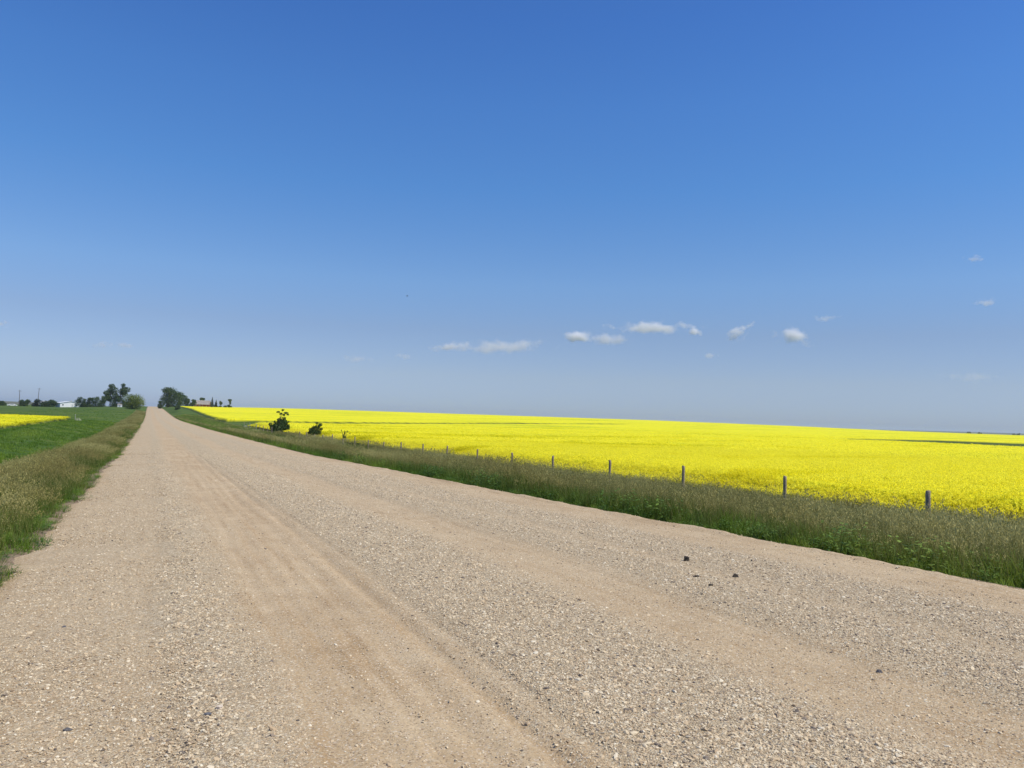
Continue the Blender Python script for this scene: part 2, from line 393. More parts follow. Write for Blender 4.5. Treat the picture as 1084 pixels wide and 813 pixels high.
# loose stones
def stone_mesh(name, seed, mat):
    rg = np.random.default_rng(seed)
    import bmesh
    bm = bmesh.new(); bmesh.ops.create_icosphere(bm, subdivisions=1, radius=.5)
    for v in bm.verts:
        v.co *= 1+rg.uniform(-.22, .22); v.co.z *= .62; v.co.x *= 1.15
    me = bpy.data.meshes.new(name); bm.to_mesh(me); bm.free(); me.materials.append(mat); return me
m, nt, out = new_mat('stone'); N = NT(nt)
f = N.n('ShaderNodeAttribute', attribute_type='INSTANCER', attribute_name='rnd').outputs['Fac']
col = N.ramp(f, [(0, (.12, .10, .085)), (.06, (.26, .21, .16)), (.2, (.46, .335, .20)), (.45, (.58, .45, .285)), (.7, (.66, .535, .35)), (.9, (.69, .585, .41)), (1, (.73, .65, .49))])
b = N.n('ShaderNodeBsdfPrincipled', ins={'Base Color': col, 'Roughness': .85, 'Specular IOR Level': .2}); nt.links.new(b.outputs[0], out.inputs['Surface'])
stones = [stone_mesh('pebble', k, m) for k in range(5)]
NS = 800000
u = RNG.random(NS)
ss = 2.0*np.power(38.0, u)                     # 2 .. 76 m, denser close by
pp = RNG.uniform(PL-.15, PR+.1, NS)
gb = gravel_band(ss, pp)
xx, yy = sp2xy(ss, pp)
az = np.abs(np.degrees(np.arctan2(xx, yy)))
keep = (RNG.random(NS) < np.clip(gb*.95+.07+.10*vnoise(ss*1.2, pp*3, 23), 0, 1)**1.15*sstep(76, 20, ss)) & (az < 46) & (yy > 1.2)
ss, pp, xx, yy, gb = (a[keep] for a in (ss, pp, xx, yy, gb)); n = len(ss)
size = .0061*np.exp(RNG.normal(0, .45, n))*(1+.55*gb)*(.78+.22*np.clip(ss/10, .3, 2.2)); size = np.clip(size, .0035, .032)
zz = road_h(ss)+road_relief(ss, pp)+EYE+size*.04
scl = np.c_[size*RNG.uniform(.8, 1.5, n), size*RNG.uniform(.8, 1.3, n), size*RNG.uniform(.7, 1.2, n)]
rot = np.c_[RNG.normal(0, .3, n), RNG.normal(0, .3, n), RNG.uniform(0, 6.28, n)]
o = scatter('road_gravel', None, stones, np.c_[xx, yy, zz], rot, scl, RNG.integers(0, 5, n), RNG.random(n), [m])
tag(o, 'loose tan and grey gravel lying in long windrows on the dirt road', 'gravel', kind='stuff')
print('stones', n)

# ------------------------------------------------------------------ grass tufts
def blade(mb, base, h, lean, az, w0, mat, tone, seg=3, curl=.5):
    d = np.array([math.cos(az), math.sin(az)]); sd_ = np.array([-d[1], d[0]]); V = []
    for i in range(seg+1):
        t = i/seg; r = lean*h*(t**(1+curl)); z = h*t*(1-.25*lean*t)
        ww = w0*(1-t)**.7 if i < seg else w0*.08
        c = np.array([base[0]+d[0]*r, base[1]+d[1]*r, z])
        V += [c-np.r_[sd_*ww/2, 0], c+np.r_[sd_*ww/2, 0]]
    mb.add(V, [(2*i, 2*i+1, 2*i+3, 2*i+2) for i in range(seg)], mat, tone)
    return c, d
def panicle(mb, tip, d, L, mat, n=7, droop=.5, wide=.030, sz=.022):
    for k in range(n):
        t = k/n; a = random.uniform(0, 6.28); off = wide*(1-.5*t)*random.uniform(.3, 1)
        c = tip+np.array([d[0]*droop*L*t*t+math.cos(a)*off, d[1]*droop*L*t*t+math.sin(a)*off, L*t*(1-.45*droop*t)-.3*L-off*.4])
        q = random.uniform(0, 3.14); h = sz*random.uniform(.8, 1.5); ww = sz*.28
        ax = np.array([math.cos(q)*ww, math.sin(q)*ww, 0]); up = np.array([random.uniform(-.4, .4)*h, random.uniform(-.4, .4)*h, h])
        mb.add([c-ax, c+ax*.2-up*.5, c+ax, c+up*.6], [(0, 1, 2, 3)], mat, random.uniform(.1, 1))
def tuft_brome(name, mats, seed, rad=.16, n_st=11, n_bl=12, hh=.85, width=.007, heads=True, headn=8, headsz=.026):
    random.seed(seed); mb = MB()
    for k in range(n_bl):
        a = random.uniform(0, 6.28); r = rad*math.sqrt(random.random())
        blade(mb, (r*math.cos(a), r*math.sin(a)), hh*random.uniform(.35, .75), random.uniform(.2, .8), random.uniform(0, 6.28), width*1.5, 0, random.random())
    for k in range(n_st):
        a = random.uniform(0, 6.28); r = rad*math.sqrt(random.random())
        tip, d = blade(mb, (r*math.cos(a), r*math.sin(a)), hh*random.uniform(.72, 1.08), random.uniform(.05, .3), random.uniform(0, 6.28), width*.75, 1, random.random())
        if heads: panicle(mb, tip, d, hh*.17, 2, headn, random.uniform(.2, .9), .028, headsz)
    return mb.mesh(name, mats)
def tuft_leafy(name, mats, seed, rad=.15, n=22, hh=.35, width=.010, lean=.9):
    random.seed(seed); mb = MB()
    for k in range(n):
        a = random.uniform(0, 6.28); r = rad*math.sqrt(random.random())
        blade(mb, (r*math.cos(a), r*math.sin(a)), hh*random.uniform(.5, 1.1), random.uniform(.1, lean), random.uniform(0, 6.28), width, 0, random.random(), 3)
    return mb.mesh(name, mats)
def weed(name, mats, seed, hh=.3, n=34, lw=.045):
    """broad-leaved roadside weed"""
    random.seed(seed); mb = MB()
    for k in range(6):
        a = random.uniform(0, 6.28); tip, d = blade(mb, (0, 0), hh*random.uniform(.7, 1.1), random.uniform(.1, .7), a, .006, 0, .2)
    for k in range(n):
        a = random.uniform(0, 6.28); r = random.uniform(.02, .14); z = hh*random.uniform(.15, 1.0)
        c = np.array([r*math.cos(a), r*math.sin(a), z]); L = lw*random.uniform(.7, 1.5)
        d = np.array([math.cos(a), math.sin(a), random.uniform(-.5, .4)]); s_ = np.array([-d[1], d[0], random.uniform(-.3, .3)])
        mb.add([c, c+d*L*.5-s_*L*.33, c+d*L, c+d*L*.5+s_*L*.33], [(0, 1, 2, 3)], 0, random.random())
    return mb.mesh(name, mats)
G_blade = leaf_mat('grass_blade', [(0, (.060, .12, .012)), (.5, (.105, .175, .018)), (1, (.165, .22, .030))])
G_stem = leaf_mat('grass_stem', [(0, (.13, .165, .03)), (.5, (.22, .23, .06)), (1, (.33, .30, .105))])
G_head = leaf_mat('seed_head', [(0, (.30, .26, .085)), (.5, (.43, .385, .135)), (1, (.56, .51, .21))], trans=.35)
G_green = leaf_mat('green_leaf', [(0, (.085, .18, .014)), (.5, (.14, .25, .022)), (1, (.22, .32, .036))])
G_weed = leaf_mat('weed_leaf', [(0, (.06, .14, .022)), (.5, (.11, .21, .035)), (1, (.20, .29, .055))])
MT = [G_blade, G_stem, G_head]
brome = [tuft_brome('brome_tuft', MT, k) for k in range(4)]
bromefar = [tuft_brome('far_brome_tuft', MT, 20+k, rad=.4, n_st=16, n_bl=16, width=.018, headn=5, headsz=.055) for k in range(3)]
leafy = [tuft_leafy('leafy_tuft', [G_green], 40+k) for k in range(3)]
leafyfar = [tuft_leafy('far_leafy_tuft', [G_green], 50+k, rad=.45, n=26, hh=.42, width=.03) for k in range(2)]
weeds = [weed('weed_tuft', [G_weed], 60+k) for k in range(2)]
greens = [tuft_brome('green_tuft', MT, 70+k, n_st=9, n_bl=20, hh=.85, width=.008, headn=3, headsz=.020) for k in range(3)]
greenfar = [tuft_brome('far_green_tuft', MT, 80+k, rad=.4, n_st=10, n_bl=26, width=.020, headn=2, headsz=.05) for k in range(2)]
SRC = brome+bromefar+leafy+leafyfar+weeds+greens+greenfar           # 0-3, 4-6, 7-9, 10-11, 12-13, 14-16, 17-18

def inview(x, y, lim=46): return (np.abs(np.degrees(np.arctan2(x, y+2.0))) < lim) & (y > -1)
def make_grass(name, label, bands, cat='grass'):
    """bands: list of (s0,s1,p0,p1,density,choices,hscale,spread,fn) -- fn(s,p)->keep prob and height factor"""
    PP, RR, SS, II, DD = [], [], [], [], []
    for s0, s1, p0, p1, dens, ch, hs, fn in bands:
        n = int((s1-s0)*(p1-p0)*dens)
        s = RNG.uniform(s0, s1, n); p = RNG.uniform(p0, p1, n)
        x, y = sp2xy(s, p); pr_, hf = fn(s, p)
        k = (RNG.random(n) < pr_) & inview(x, y)
        s, p, x, y, hf = s[k], p[k], x[k], y[k], (hf[k] if hasattr(hf, '__len__') else np.full(k.sum(), hf)); n = len(s)
        z = ground_h(s, p)+EYE-.02
        PP.append(np.c_[x, y, z]); RR.append(np.c_[RNG.normal(0, .07, n), RNG.normal(0, .07, n), RNG.uniform(0, 6.28, n)])
        h = hs*hf*RNG.uniform(.8, 1.15, n); w_ = np.clip(h, .6, 1.3)*RNG.uniform(.85, 1.2, n)
        SS.append(np.c_[w_, w_, h]); 
        if isinstance(ch, tuple):      # (green kinds, seeding kinds) in drifts
            q = RNG.random(n) < sstep(.36, .60, fbm(s*.22+3, p*.55, 78))*ch[2]
            ii = np.where(q, np.array(ch[1])[RNG.integers(0, len(ch[1]), n)], np.array(ch[0])[RNG.integers(0, len(ch[0]), n)]); II.append(ii)
        else: II.append(np.array(ch)[RNG.integers(0, len(ch), n)])
        DD.append(np.clip((fbm(s*.15, p*.45, 77)-.5)*1.9+.5+RNG.normal(0, .20, n), 0, 1))
    o = scatter(name, None, SRC, np.concatenate(PP), np.concatenate(RR), np.concatenate(SS), np.concatenate(II), np.concatenate(DD), MT)
    tag(o, label, cat, kind='stuff'); print(name, len(np.concatenate(II)))
    return o
ew = lambda s: .16*(fbm(s*.8, s*0+1.0, 71)-.5)*2
def f_tall_r(s, p):
    e = PR+.30+ew(s)
    return sstep(e-.1, e+.4, p)*(.75+.5*(fbm(s*.25, p*.35, 81) > .42)), lerp(.55, 1.05, sstep(e-.1, e+.8, p))*lerp(.68, 1.15, fbm(s*.3, p*.5, 82))*lerp(1, .8, sstep(14.5, 16.5, p))
def f_edge_r(s, p):
    e = PR+.12+ew(s)+.12*(vnoise(s*2.5, s*0, 83)-.5)
    return sstep(e-.05, e+.2, p)*1.0, lerp(.4, .85, sstep(e, e+.7, p))*lerp(.7, 1.2, vnoise(s*1.5, p*1.5, 84))
def f_far_r(s, p): return sstep(PR+.2, PR+.6, p)*lerp(.5, 1.0, fbm(s*.05, p*.2, 85) > .45), lerp(.6, 1.0, fbm(s*.08, p*.3, 82))*lerp(1, .6, sstep(9.6, 11, p)*sstep(90, 200, s))
tall = [0, 1, 2, 3]; ftall = [4, 5, 6]; mixed = ([14, 15, 16], [0, 1, 2, 3], .65); fmixed = ([17, 18], [4, 5, 6], .7); lmixed = ([14, 15, 16], [0, 1, 2, 3], 1.15); flmixed = ([17, 18], [4, 5, 6], 1.2)
make_grass('roadside_grass', 'tall seeding grass with tan tops along the right edge of the gravel road', [
    (2, 22, PR, 19.6, 31, mixed, .98, f_tall_r),
    (22, 50, PR, 19.6, 16, mixed, .98, f_tall_r),
    (50, 110, PR, 19.4, 5, fmixed, .95, f_far_r),
    (110, 330, PR, 18.5, 1.5, fmixed, .75, f_far_r),
    (2, 26, PR, PR+1.3, 48, [7, 8, 9, 12, 13, 12], 1.0, f_edge_r),
    (2, 40, PR+.05, PR+1.6, 5, [12, 13], 1.7, lambda s, p: ((vnoise(s*1.3, p*1.1, 87) > .5)*1.0, lerp(.6, 1.1, vnoise(s*3, p*3, 88)))),
    (24, 60, PR, PR+1.9, 22, [7, 8, 9], 1.1, f_edge_r),
    (60, 260, PR, PR+2.2, 3.5, [10, 11], .9, f_edge_r),
    (2, 20, PR+.8, 17, 10, [7, 8, 9], 1.3, lambda s, p: (np.ones_like(s), 1.0)),
    (20, 60, PR+.8, 17, 5, [7, 8, 9], 1.3, lambda s, p: (np.ones_like(s), 1.0)),
    (60, 330, PR+.8, 17, 1.0, [10, 11], .9, lambda s, p: (np.ones_like(s), 1.0)),
])
def f_tall_l(s, p):
    e = PL-.05-ew(s)
    inner = lerp(3.2, 4.4, sstep(20, 160, s)); far_ = PL-inner+.5*(vnoise(s*.3, s*0, 90)-.5)
    return sstep(e+.05, e-.4, p)*sstep(far_-.2, far_+.5, p), lerp(.5, 1.0, sstep(e, e-1.0, p))*lerp(.75, 1.08, fbm(s*.3, p*.5, 92))
def f_edge_l(s, p):
    e = PL+.02-ew(s)-.16*(vnoise(s*2.5, s*0, 93)-.5)*2
    return sstep(e+.05, e-.15, p)*1.0, lerp(.35, .8, sstep(e, e-.8, p))*lerp(.7, 1.2, vnoise(s*1.5, p*1.5, 94))
make_grass('verge_grass', 'tan and purplish seeding grass on the shoulder left of the gravel road', [
    (4, 24, -5.5, PL, 44, lmixed, .82, f_tall_l),
    (24, 60, -6, PL, 22, lmixed, .82, f_tall_l),
    (60, 420, -6.5, PL, 3.0, flmixed, .75, f_tall_l),
    (3, 24, -3.4, PL+.2, 60, [7, 8, 9, 12, 13, 8], .9, f_edge_l),
    (24, 60, -3.2, PL+.2, 24, [7, 8, 9], .9, f_edge_l),
    (60, 350, -2.6, PL+.2, 2.5, [10, 11], .8, f_edge_l),
])
make_grass('green_grass', 'lush bright green grass filling the left ditch before the yellow field', [
    (14, 60, -16.5, -4.2, 8, [10, 11], .62, lambda s, p: (sstep(-4.0, -4.8, p), lerp(.7, 1.2, fbm(s*.1, p*.3, 96)))),
    (60, 200, -16.5, -4.8, 2.6, [10, 11], .62, lambda s, p: (sstep(-4.4, -5.4, p), lerp(.7, 1.2, fbm(s*.1, p*.3, 96)))),
    (200, 420, -40, -5, .25, [10, 11], .6, lambda s, p: (np.ones_like(s), lerp(.7, 1.2, fbm(s*.1, p*.3, 96)))),
])

# ------------------------------------------------------------------ canola
m, nt, out = new_mat('canola_canopy'); N = NT(nt)
ps = N.n('ShaderNodeNewGeometry').outputs['Position']
mp = N.n('ShaderNodeMapping', ins={'Vector': ps, 'Rotation': (0, 0, YAW)}).outputs[0]
mp = N.n('ShaderNodeMapping', ins={'Vector': mp, 'Scale': (.4, 1.0, 1.0)}).outputs[0]
fine = N.noise(ps, 9.0, 5, .75); mid = N.noise(mp, .9, 4, .65); big = N.noise(mp, .035, 5, .6)
flower = N.ramp(fine, [(.2, (.33, .34, .02)), (.36, (.64, .60, .014)), (.5, (.82, .755, .014)), (.75, (.88, .82, .02))])
t1 = N.ramp(mid, [(.3, (.78, .83, .9)), (.55, (1, 1, 1))]); t2 = N.ramp(big, [(.36, (.70, .78, .9)), (.45, (.93, .95, 1)), (.6, (1, 1, 1))])
cc = N.mix(1.0, N.mix(1.0, flower, t1, 'MULTIPLY'), t2, 'MULTIPLY')
thin = N.n('ShaderNodeAttribute', attribute_name='green').outputs['Fac']
cc = N.mix(thin, cc, N.ramp(fine, [(.3, (.045, .075, .018)), (.7, (.10, .14, .03))]))
b = N.n('ShaderNodeBsdfPrincipled', ins={'Base Color': cc, 'Roughness': .9, 'Specular IOR Level': .1})
bp = N.n('ShaderNodeBump', ins={'Height': fine, 'Strength': .5, 'Distance': .15}); nt.links.new(bp.outputs[0], b.inputs['Normal'])
nt.links.new(b.outputs[0], out.inputs['Surface'])
M_can = m
G_petal = leaf_mat('petal', [(0, (.56, .56, .012)), (.35, (.76, .72, .020)), (.6, (.85, .80, .030)), (1, (.89, .86, .07))], trans=.45, rough=.7, spec=.1)
G_cleaf = leaf_mat('canola_leaf', [(0, (.05, .10, .03)), (.5, (.08, .14, .04)), (1, (.13, .19, .05))])
def canola_clump(name, seed, rad, nr, hh, psz, leaves=True, npet=7):
    random.seed(seed); mb = MB()
    for k in range(nr):
        a = random.uniform(0, 6.28); r = rad*math.sqrt(random.random()); h = hh*random.uniform(.80, 1.08)
        bx_, by_ = r*math.cos(a), r*math.sin(a)
        tip, d = blade(mb, (bx_, by_), h, random.uniform(.02, .15), random.uniform(0, 6.28), .010 if psz < .04 else .02, 1, .5, 2)
        for j in range(npet):
            t = j/npet; q = random.uniform(0, 6.28); rr_ = psz*(.9-.35*t)
            c = tip+np.array([math.cos(q)*rr_, math.sin(q)*rr_, -psz*2.2+psz*2.6*t]); L = psz*random.uniform(.7, 1.15)
            e1 = np.array([math.cos(q+1.2), math.sin(q+1.2), random.uniform(-.5, .5)])*L*.6; e2 = np.array([math.cos(q), math.sin(q), random.uniform(.1, 1.1)])*L*.6
            mb.add([c-e1, c-e2, c+e1, c+e2], [(0, 1, 2, 3)], 0, random.uniform(.35, 1))
        if leaves:
            for j in range(3):
                q = random.uniform(0, 6.28); z = h*random.uniform(.25, .75); L = random.uniform(.08, .14)
                c = np.array([bx_, by_, z]); e1 = np.array([-math.sin(q), math.cos(q), 0])*L*.3; e2 = np.array([math.cos(q), math.sin(q), random.uniform(-.3, .6)])*L
                mb.add([c, c+e2*.5-e1, c+e2, c+e2*.5+e1], [(0, 1, 2, 3)], 1, random.random())
    return mb.mesh(name, [G_petal, G_cleaf])
can_near = [canola_clump('canola_clump', 100+k, .36, 22, 1.0, .030) for k in range(4)]
can_far = [canola_clump('far_canola_clump', 110+k, .95, 46, 1.0, .065, False, 5) for k in range(3)]

def in_patch(s, p):
    """0 inside bare grassy gaps of the right-hand field, 1 in the crop"""
    x, y = sp2xy(s, p)
    wob = (vnoise(s*.06, p*.06, 61)-.5)*2
    c_ = 196+np.clip(p-18, 0, 200)*.62; hw = np.interp(p, [16, 30, 60, 100, 135, 160, 185, 215], [30, 16, 10, 9, 10, 4, 9, 0])*(1+.3*wob)
    a = sstep(0, 2.5, np.abs(s-c_)-hw)
    def ell(cx_, cy_, rx, ry, th=0):
        dx, dy = x-cx_, y-cy_; c2, s2 = math.cos(th), math.sin(th)
        u_, v_ = (dx*c2+dy*s2)/rx, (-dx*s2+dy*c2)/ry
        return sstep(1.0, 1.18, np.sqrt(u_*u_+v_*v_)+.22*wob)
    return a*ell(27, 112, 3.4, 3.6, .1)*ell(137, 156, 59, 33, -.05)*ell(74, 122, 5, 2.2)
Hcan = 0.95
cs = axis([(2, 60, 150, 1), (60, 300, 260, 2.5), (300, 900, 170, 2.5), (900, 1500, 30, 2)])
cp = axis([(18.4, 22, 24, 1), (22, 90, 110, 4), (90, 260, 110, 2), (260, 1100, 110, 3)])
Sc, Pc = np.meshgrid(cs, cp, indexing='ij')
pm = in_patch(Sc, Pc); edge_m = sstep(18.5, 20.4, Pc+.6*(vnoise(Sc*.6, Sc*0, 62)-.5)); msk = pm*edge_m
flo = .36*sstep(35, 75, Pc); hgt = (flo+(1-flo)*pm)*edge_m
near = sstep(170, 60, np.hypot(Sc, Pc))
Zc = ground_h(Sc, Pc)+EYE+(Hcan-.12*near)*hgt+(.16*(fbm(Sc*.9, Pc*.9, 63, 3)-.5)+.10*(fbm(Sc*.25, Pc*.5, 64, 3)-.5))*msk-.03*(msk < .02)
Xc, Yc = sp2xy(Sc, Pc)
# the crop front is not straight at the far ends; drop cells wholly inside gaps
cell = (hgt[:-1, :-1]+hgt[1:, :-1]+hgt[1:, 1:]+hgt[:-1, 1:])/4
xc_, yc_ = Xc[:-1, :-1], Yc[:-1, :-1]
keepc = (cell > .01) & (np.degrees(np.arctan2(xc_, np.maximum(yc_, .01))) < 60) & (yc_ > -5)
cme = fast_mesh('canola_field', np.c_[Xc.ravel(), Yc.ravel(), Zc.ravel()], grid_faces(len(cs), len(cp), keepc)[:, ::-1], [M_can, G_petal, G_cleaf],
                attrs={'green': ('POINT', (1-sstep(.45, .97, msk)).ravel())})
def can_points(n, s0, s1, p0, p1, fn):
    s = RNG.uniform(s0, s1, n); p = RNG.uniform(p0, p1, n); x, y = sp2xy(s, p); R = np.hypot(x, y)
    k = (RNG.random(n) < fn(s, p, R)) & inview(x, y, 45); return s[k], p[k], x[k], y[k]
s1_, p1_, x1_, y1_ = can_points(72000, 2, 75, 18.5, 75, lambda s, p, R: (R < 72)*in_patch(s, p)*sstep(18.5, 19.1, p))
s2_, p2_, x2_, y2_ = can_points(90000, 2, 260, 18.8, 260, lambda s, p, R: (R > 66)*sstep(270, 110, R)*(in_patch(s, p) > .8))
s3_ = RNG.uniform(5, 150, 9000); p3_ = RNG.uniform(18.4, 20.2, 9000); x3_, y3_ = sp2xy(s3_, p3_); k = inview(x3_, y3_)*(in_patch(s3_, p3_) > .5); s3_, p3_, x3_, y3_ = s3_[k], p3_[k], x3_[k], y3_[k]
sA = np.concatenate([s1_, s2_, s3_]); pA = np.concatenate([p1_, p2_, p3_]); xA = np.concatenate([x1_, x2_, x3_]); yA = np.concatenate([y1_, y2_, y3_])
n = len(sA); typ = np.concatenate([RNG.integers(0, 4, len(s1_)), 4+RNG.integers(0, 3, len(s2_)), RNG.integers(0, 4, len(s3_))])
hsc = RNG.uniform(.86, 1.06, n)*lerp(.9, 1.06, fbm(sA*.3, pA*.3, 65)); hsc *= lerp(.55, 1, sstep(18.6, 20.8, pA))
o = scatter('canola_field', cme, can_near+can_far, np.c_[xA, yA, ground_h(sA, pA)+EYE], np.c_[RNG.normal(0, .05, n), RNG.normal(0, .05, n), RNG.uniform(0, 6.28, n)],
            np.c_[np.ones(n), np.ones(n), hsc], typ, np.clip(.15+.85*sstep(.24, .50, fbm(sA*.16, pA*.05, 68))+RNG.normal(0, .15, n), 0, 1))
tag(o, 'bright yellow flowering canola crop covering the whole right side to the horizon', 'canola field', kind='stuff'); print('canola', n)
# left field
def left_mask(s, p):
    x, y = sp2xy(s, p)
    far_edge = 196+(-(p+16))*.62
    return sstep(-15.7, -16.6, p+.4*(vnoise(s*.3, s*0, 66)-.5))*sstep(far_edge+2, far_edge-2, s)
cs2 = axis([(30, 330, 240, 2)]); cp2 = axis([(-150, -15, 130, .3)])
Sc, Pc = np.meshgrid(cs2, cp2, indexing='ij'); msk = left_mask(Sc, Pc)
Zc = ground_h(Sc, Pc)+EYE+.85*msk+(.14*(fbm(Sc*.9, Pc*.9, 67, 3)-.5))*msk-.03*(msk < .02); Xc, Yc = sp2xy(Sc, Pc)
cell = (msk[:-1, :-1]+msk[1:, :-1]+msk[1:, 1:]+msk[:-1, 1:])/4
lme = fast_mesh('left_canola', np.c_[Xc.ravel(), Yc.ravel(), Zc.ravel()], grid_faces(len(cs2), len(cp2), cell > .01)[:, ::-1], [M_can, G_petal, G_cleaf],
                attrs={'green': ('POINT', (1-sstep(.35, .95, msk)).ravel())})
s = RNG.uniform(60, 320, 60000); p = RNG.uniform(-110, -15.8, 60000); x, y = sp2xy(s, p); k = inview(x, y, 38)*(left_mask(s, p) > .5)*(RNG.random(60000) < .5)
s, p, x, y = s[k], p[k], x[k], y[k]; n = len(s)
o = scatter('canola_crop', lme, can_far, np.c_[x, y, ground_h(s, p)+EYE-.08], np.c_[RNG.normal(0, .05, n), RNG.normal(0, .05, n), RNG.uniform(0, 6.28, n)],
            np.c_[np.ones(n), np.ones(n), RNG.uniform(.85, 1.0, n)], RNG.integers(0, 3, n), RNG.random(n))
tag(o, 'small patch of yellow flowering canola beyond the green ditch on the left', 'canola field', kind='stuff'); print('left canola', n)

# ------------------------------------------------------------------ trees and shrubs
T_dark = leaf_mat('dark_tree_leaf', [(0, (.034, .066, .022)), (.5, (.058, .10, .032)), (1, (.095, .145, .044))], attr='tone', trans=.25)
T_mid = leaf_mat('mid_tree_leaf', [(0, (.040, .078, .020)), (.5, (.068, .120, .030)), (1, (.11, .17, .042))], attr='tone', trans=.3)
T_light = leaf_mat('light_tree_leaf', [(0, (.09, .135, .020)), (.5, (.16, .21, .032)), (1, (.24, .29, .05))], attr='tone', trans=.3)
T_blue = leaf_mat('spruce_leaf', [(0, (.010, .022, .014)), (.5, (.017, .034, .020)), (1, (.028, .050, .028))], attr='tone', trans=.1)
M_bark = plain_mat('bark', (.11, .085, .065), .95, .35, 6)
def crown_cards(mb, clumps, n, size, rg, shell=.55):
    """leaf cards spread through ellipsoid clumps: (x,y,z,rx,ry,rz)"""
    cl = np.array(clumps, float); vol = cl[:, 3]*cl[:, 4]*cl[:, 5]; vol = vol**.67; pick = rg.choice(len(cl), n, p=vol/vol.sum())
    d = rg.normal(size=(n, 3)); d /= np.linalg.norm(d, axis=1)[:, None]
    r = shell+(1.05-shell)*rg.random(n)**.7
    r *= 1+.16*np.sin(d[:, 0]*7+pick)*np.sin(d[:, 2]*6+pick*2)
    c = cl[pick, :3]+d*r[:, None]*cl[pick, 3:]
    nrm = d*.6+rg.normal(size=(n, 3))*.7; nrm /= np.linalg.norm(nrm, axis=1)[:, None]
    a = np.cross(nrm, rg.normal(size=(n, 3))); a /= np.linalg.norm(a, axis=1)[:, None]; b_ = np.cross(nrm, a)
    sz = size*rg.uniform(.6, 1.35, n)[:, None]
    V = np.stack([c-a*sz*.5, c-b_*sz*.32, c+a*sz*.5, c+b_*sz*.32], 1).reshape(-1, 3)
    ct = rg.random(len(cl))
    tone = np.clip(.5*ct[pick]+.5*rg.random(n), 0, 1)
    base = mb.n; mb.v.append(V); idx = (np.arange(n)*4)[:, None]+np.arange(4)+base
    mb.f += idx.tolist(); mb.m += [0]*n; mb.t += tone.tolist(); mb.n += 4*n
def rand_clumps(rg, n, w, d, z0, z1, rr=(.22, .38), prof=None):
    out = []
    for k in range(n):
        t = rg.random(); z = lerp(z0, z1, t); pf = prof(t) if prof else math.sin(math.pi*(.12+.80*t))**.7
        a = rg.uniform(0, 6.28); q = math.sqrt(rg.random())*.72
        r = rg.uniform(*rr)*min(w, 1.6*(z1-z0))*.5*(.6+.5*pf)
        out.append((math.cos(a)*q*w*.5*pf, math.sin(a)*q*d*.5*pf, min(max(z, z0+r*.6), z1-r*.55), r, r, r*.85))
    return out
def plant(name, label, cat, pos, w, h, mat, seed, n=2600, leaf=.5, trunk_h=.15, nclump=16, group=None, clumps=None, prof=None, d=None, limbs=5, sink=.15, shell=.5, rr=(.34, .56), stems=1, lift=0):
    rg = np.random.default_rng(seed); s, p = pos; x, y = sp2xy(s, p); z = Z(s, p)-sink+lift
    root = empty(name, (x, y, z), rg.uniform(0, 6.28) if clumps is None else 0)
    tag(root, label, cat, group)
    cl = clumps or rand_clumps(rg, nclump, w, d or w, h*trunk_h, h, rr, prof)
    tb = MB(); r0 = max(.035, w*.022)
    if stems == 1:
        tb.tube([(0, 0, -.2), (rg.normal(0, .02)*h, rg.normal(0, .02)*h, h*.3), (rg.normal(0, .03)*h, rg.normal(0, .03)*h, h*.75)], [r0*1.5, r0, r0*.4], 7)
    else:
        for k in range(stems):
            a = rg.uniform(0, 6.28); q = rg.uniform(.05, .3)*w
            tb.tube([(0.1*q*math.cos(a), .1*q*math.sin(a), -.2), (q*.5*math.cos(a), q*.5*math.sin(a), h*.3), (q*math.cos(a), q*math.sin(a), h*rg.uniform(.6, .85))], [r0*.8, r0*.6, r0*.25], 6)
    for k in range(min(limbs, len(cl))):
        c_ = np.array(cl[rg.integers(0, len(cl))][:3]); st = np.array([0, 0, c_[2]*rg.uniform(.35, .7)])
        tb.tube([st, (st+c_)/2+np.array([0, 0, .04*h]), c_], [r0*.6, r0*.4, r0*.15], 5)
    tb.build('trunk', [M_bark], root)
    cb = MB(); crown_cards(cb, cl, n, leaf, rg, shell); cb.build('crown', [mat], root)
    return root
def spruce(name, label, cat, pos, w, h, seed, group=None, n=1500):
    rg = np.random.default_rng(seed); s, p = pos; x, y = sp2xy(s, p)
    root = empty(name, (x, y, Z(s, p)-.15)); tag(root, label, cat, group)
    tb = MB(); tb.tube([(0, 0, -.2), (0, 0, h*.97)], [w*.05, .03], 6); tb.build('trunk', [M_bark], root)
    cl = []
    for k in range(26):
        t = (k+.5)/26; a = k*2.4; r = w*.5*(1-t)**.85*rg.uniform(.75, 1.1)
        cl.append((math.cos(a)*r*.5, math.sin(a)*r*.5, h*(.1+.88*t), max(r*.6, .15), max(r*.6, .15), max(.35, h*.035)))
    cb = MB(); crown_cards(cb, cl, n, .4, rg, .4); cb.build('crown', [T_blue], root)
    return root
def px_w(px, x, dist):      # width in metres of px photo pixels at column x
    return px*dist*math.cos(math.atan((x-CX)/FPX))/FPX
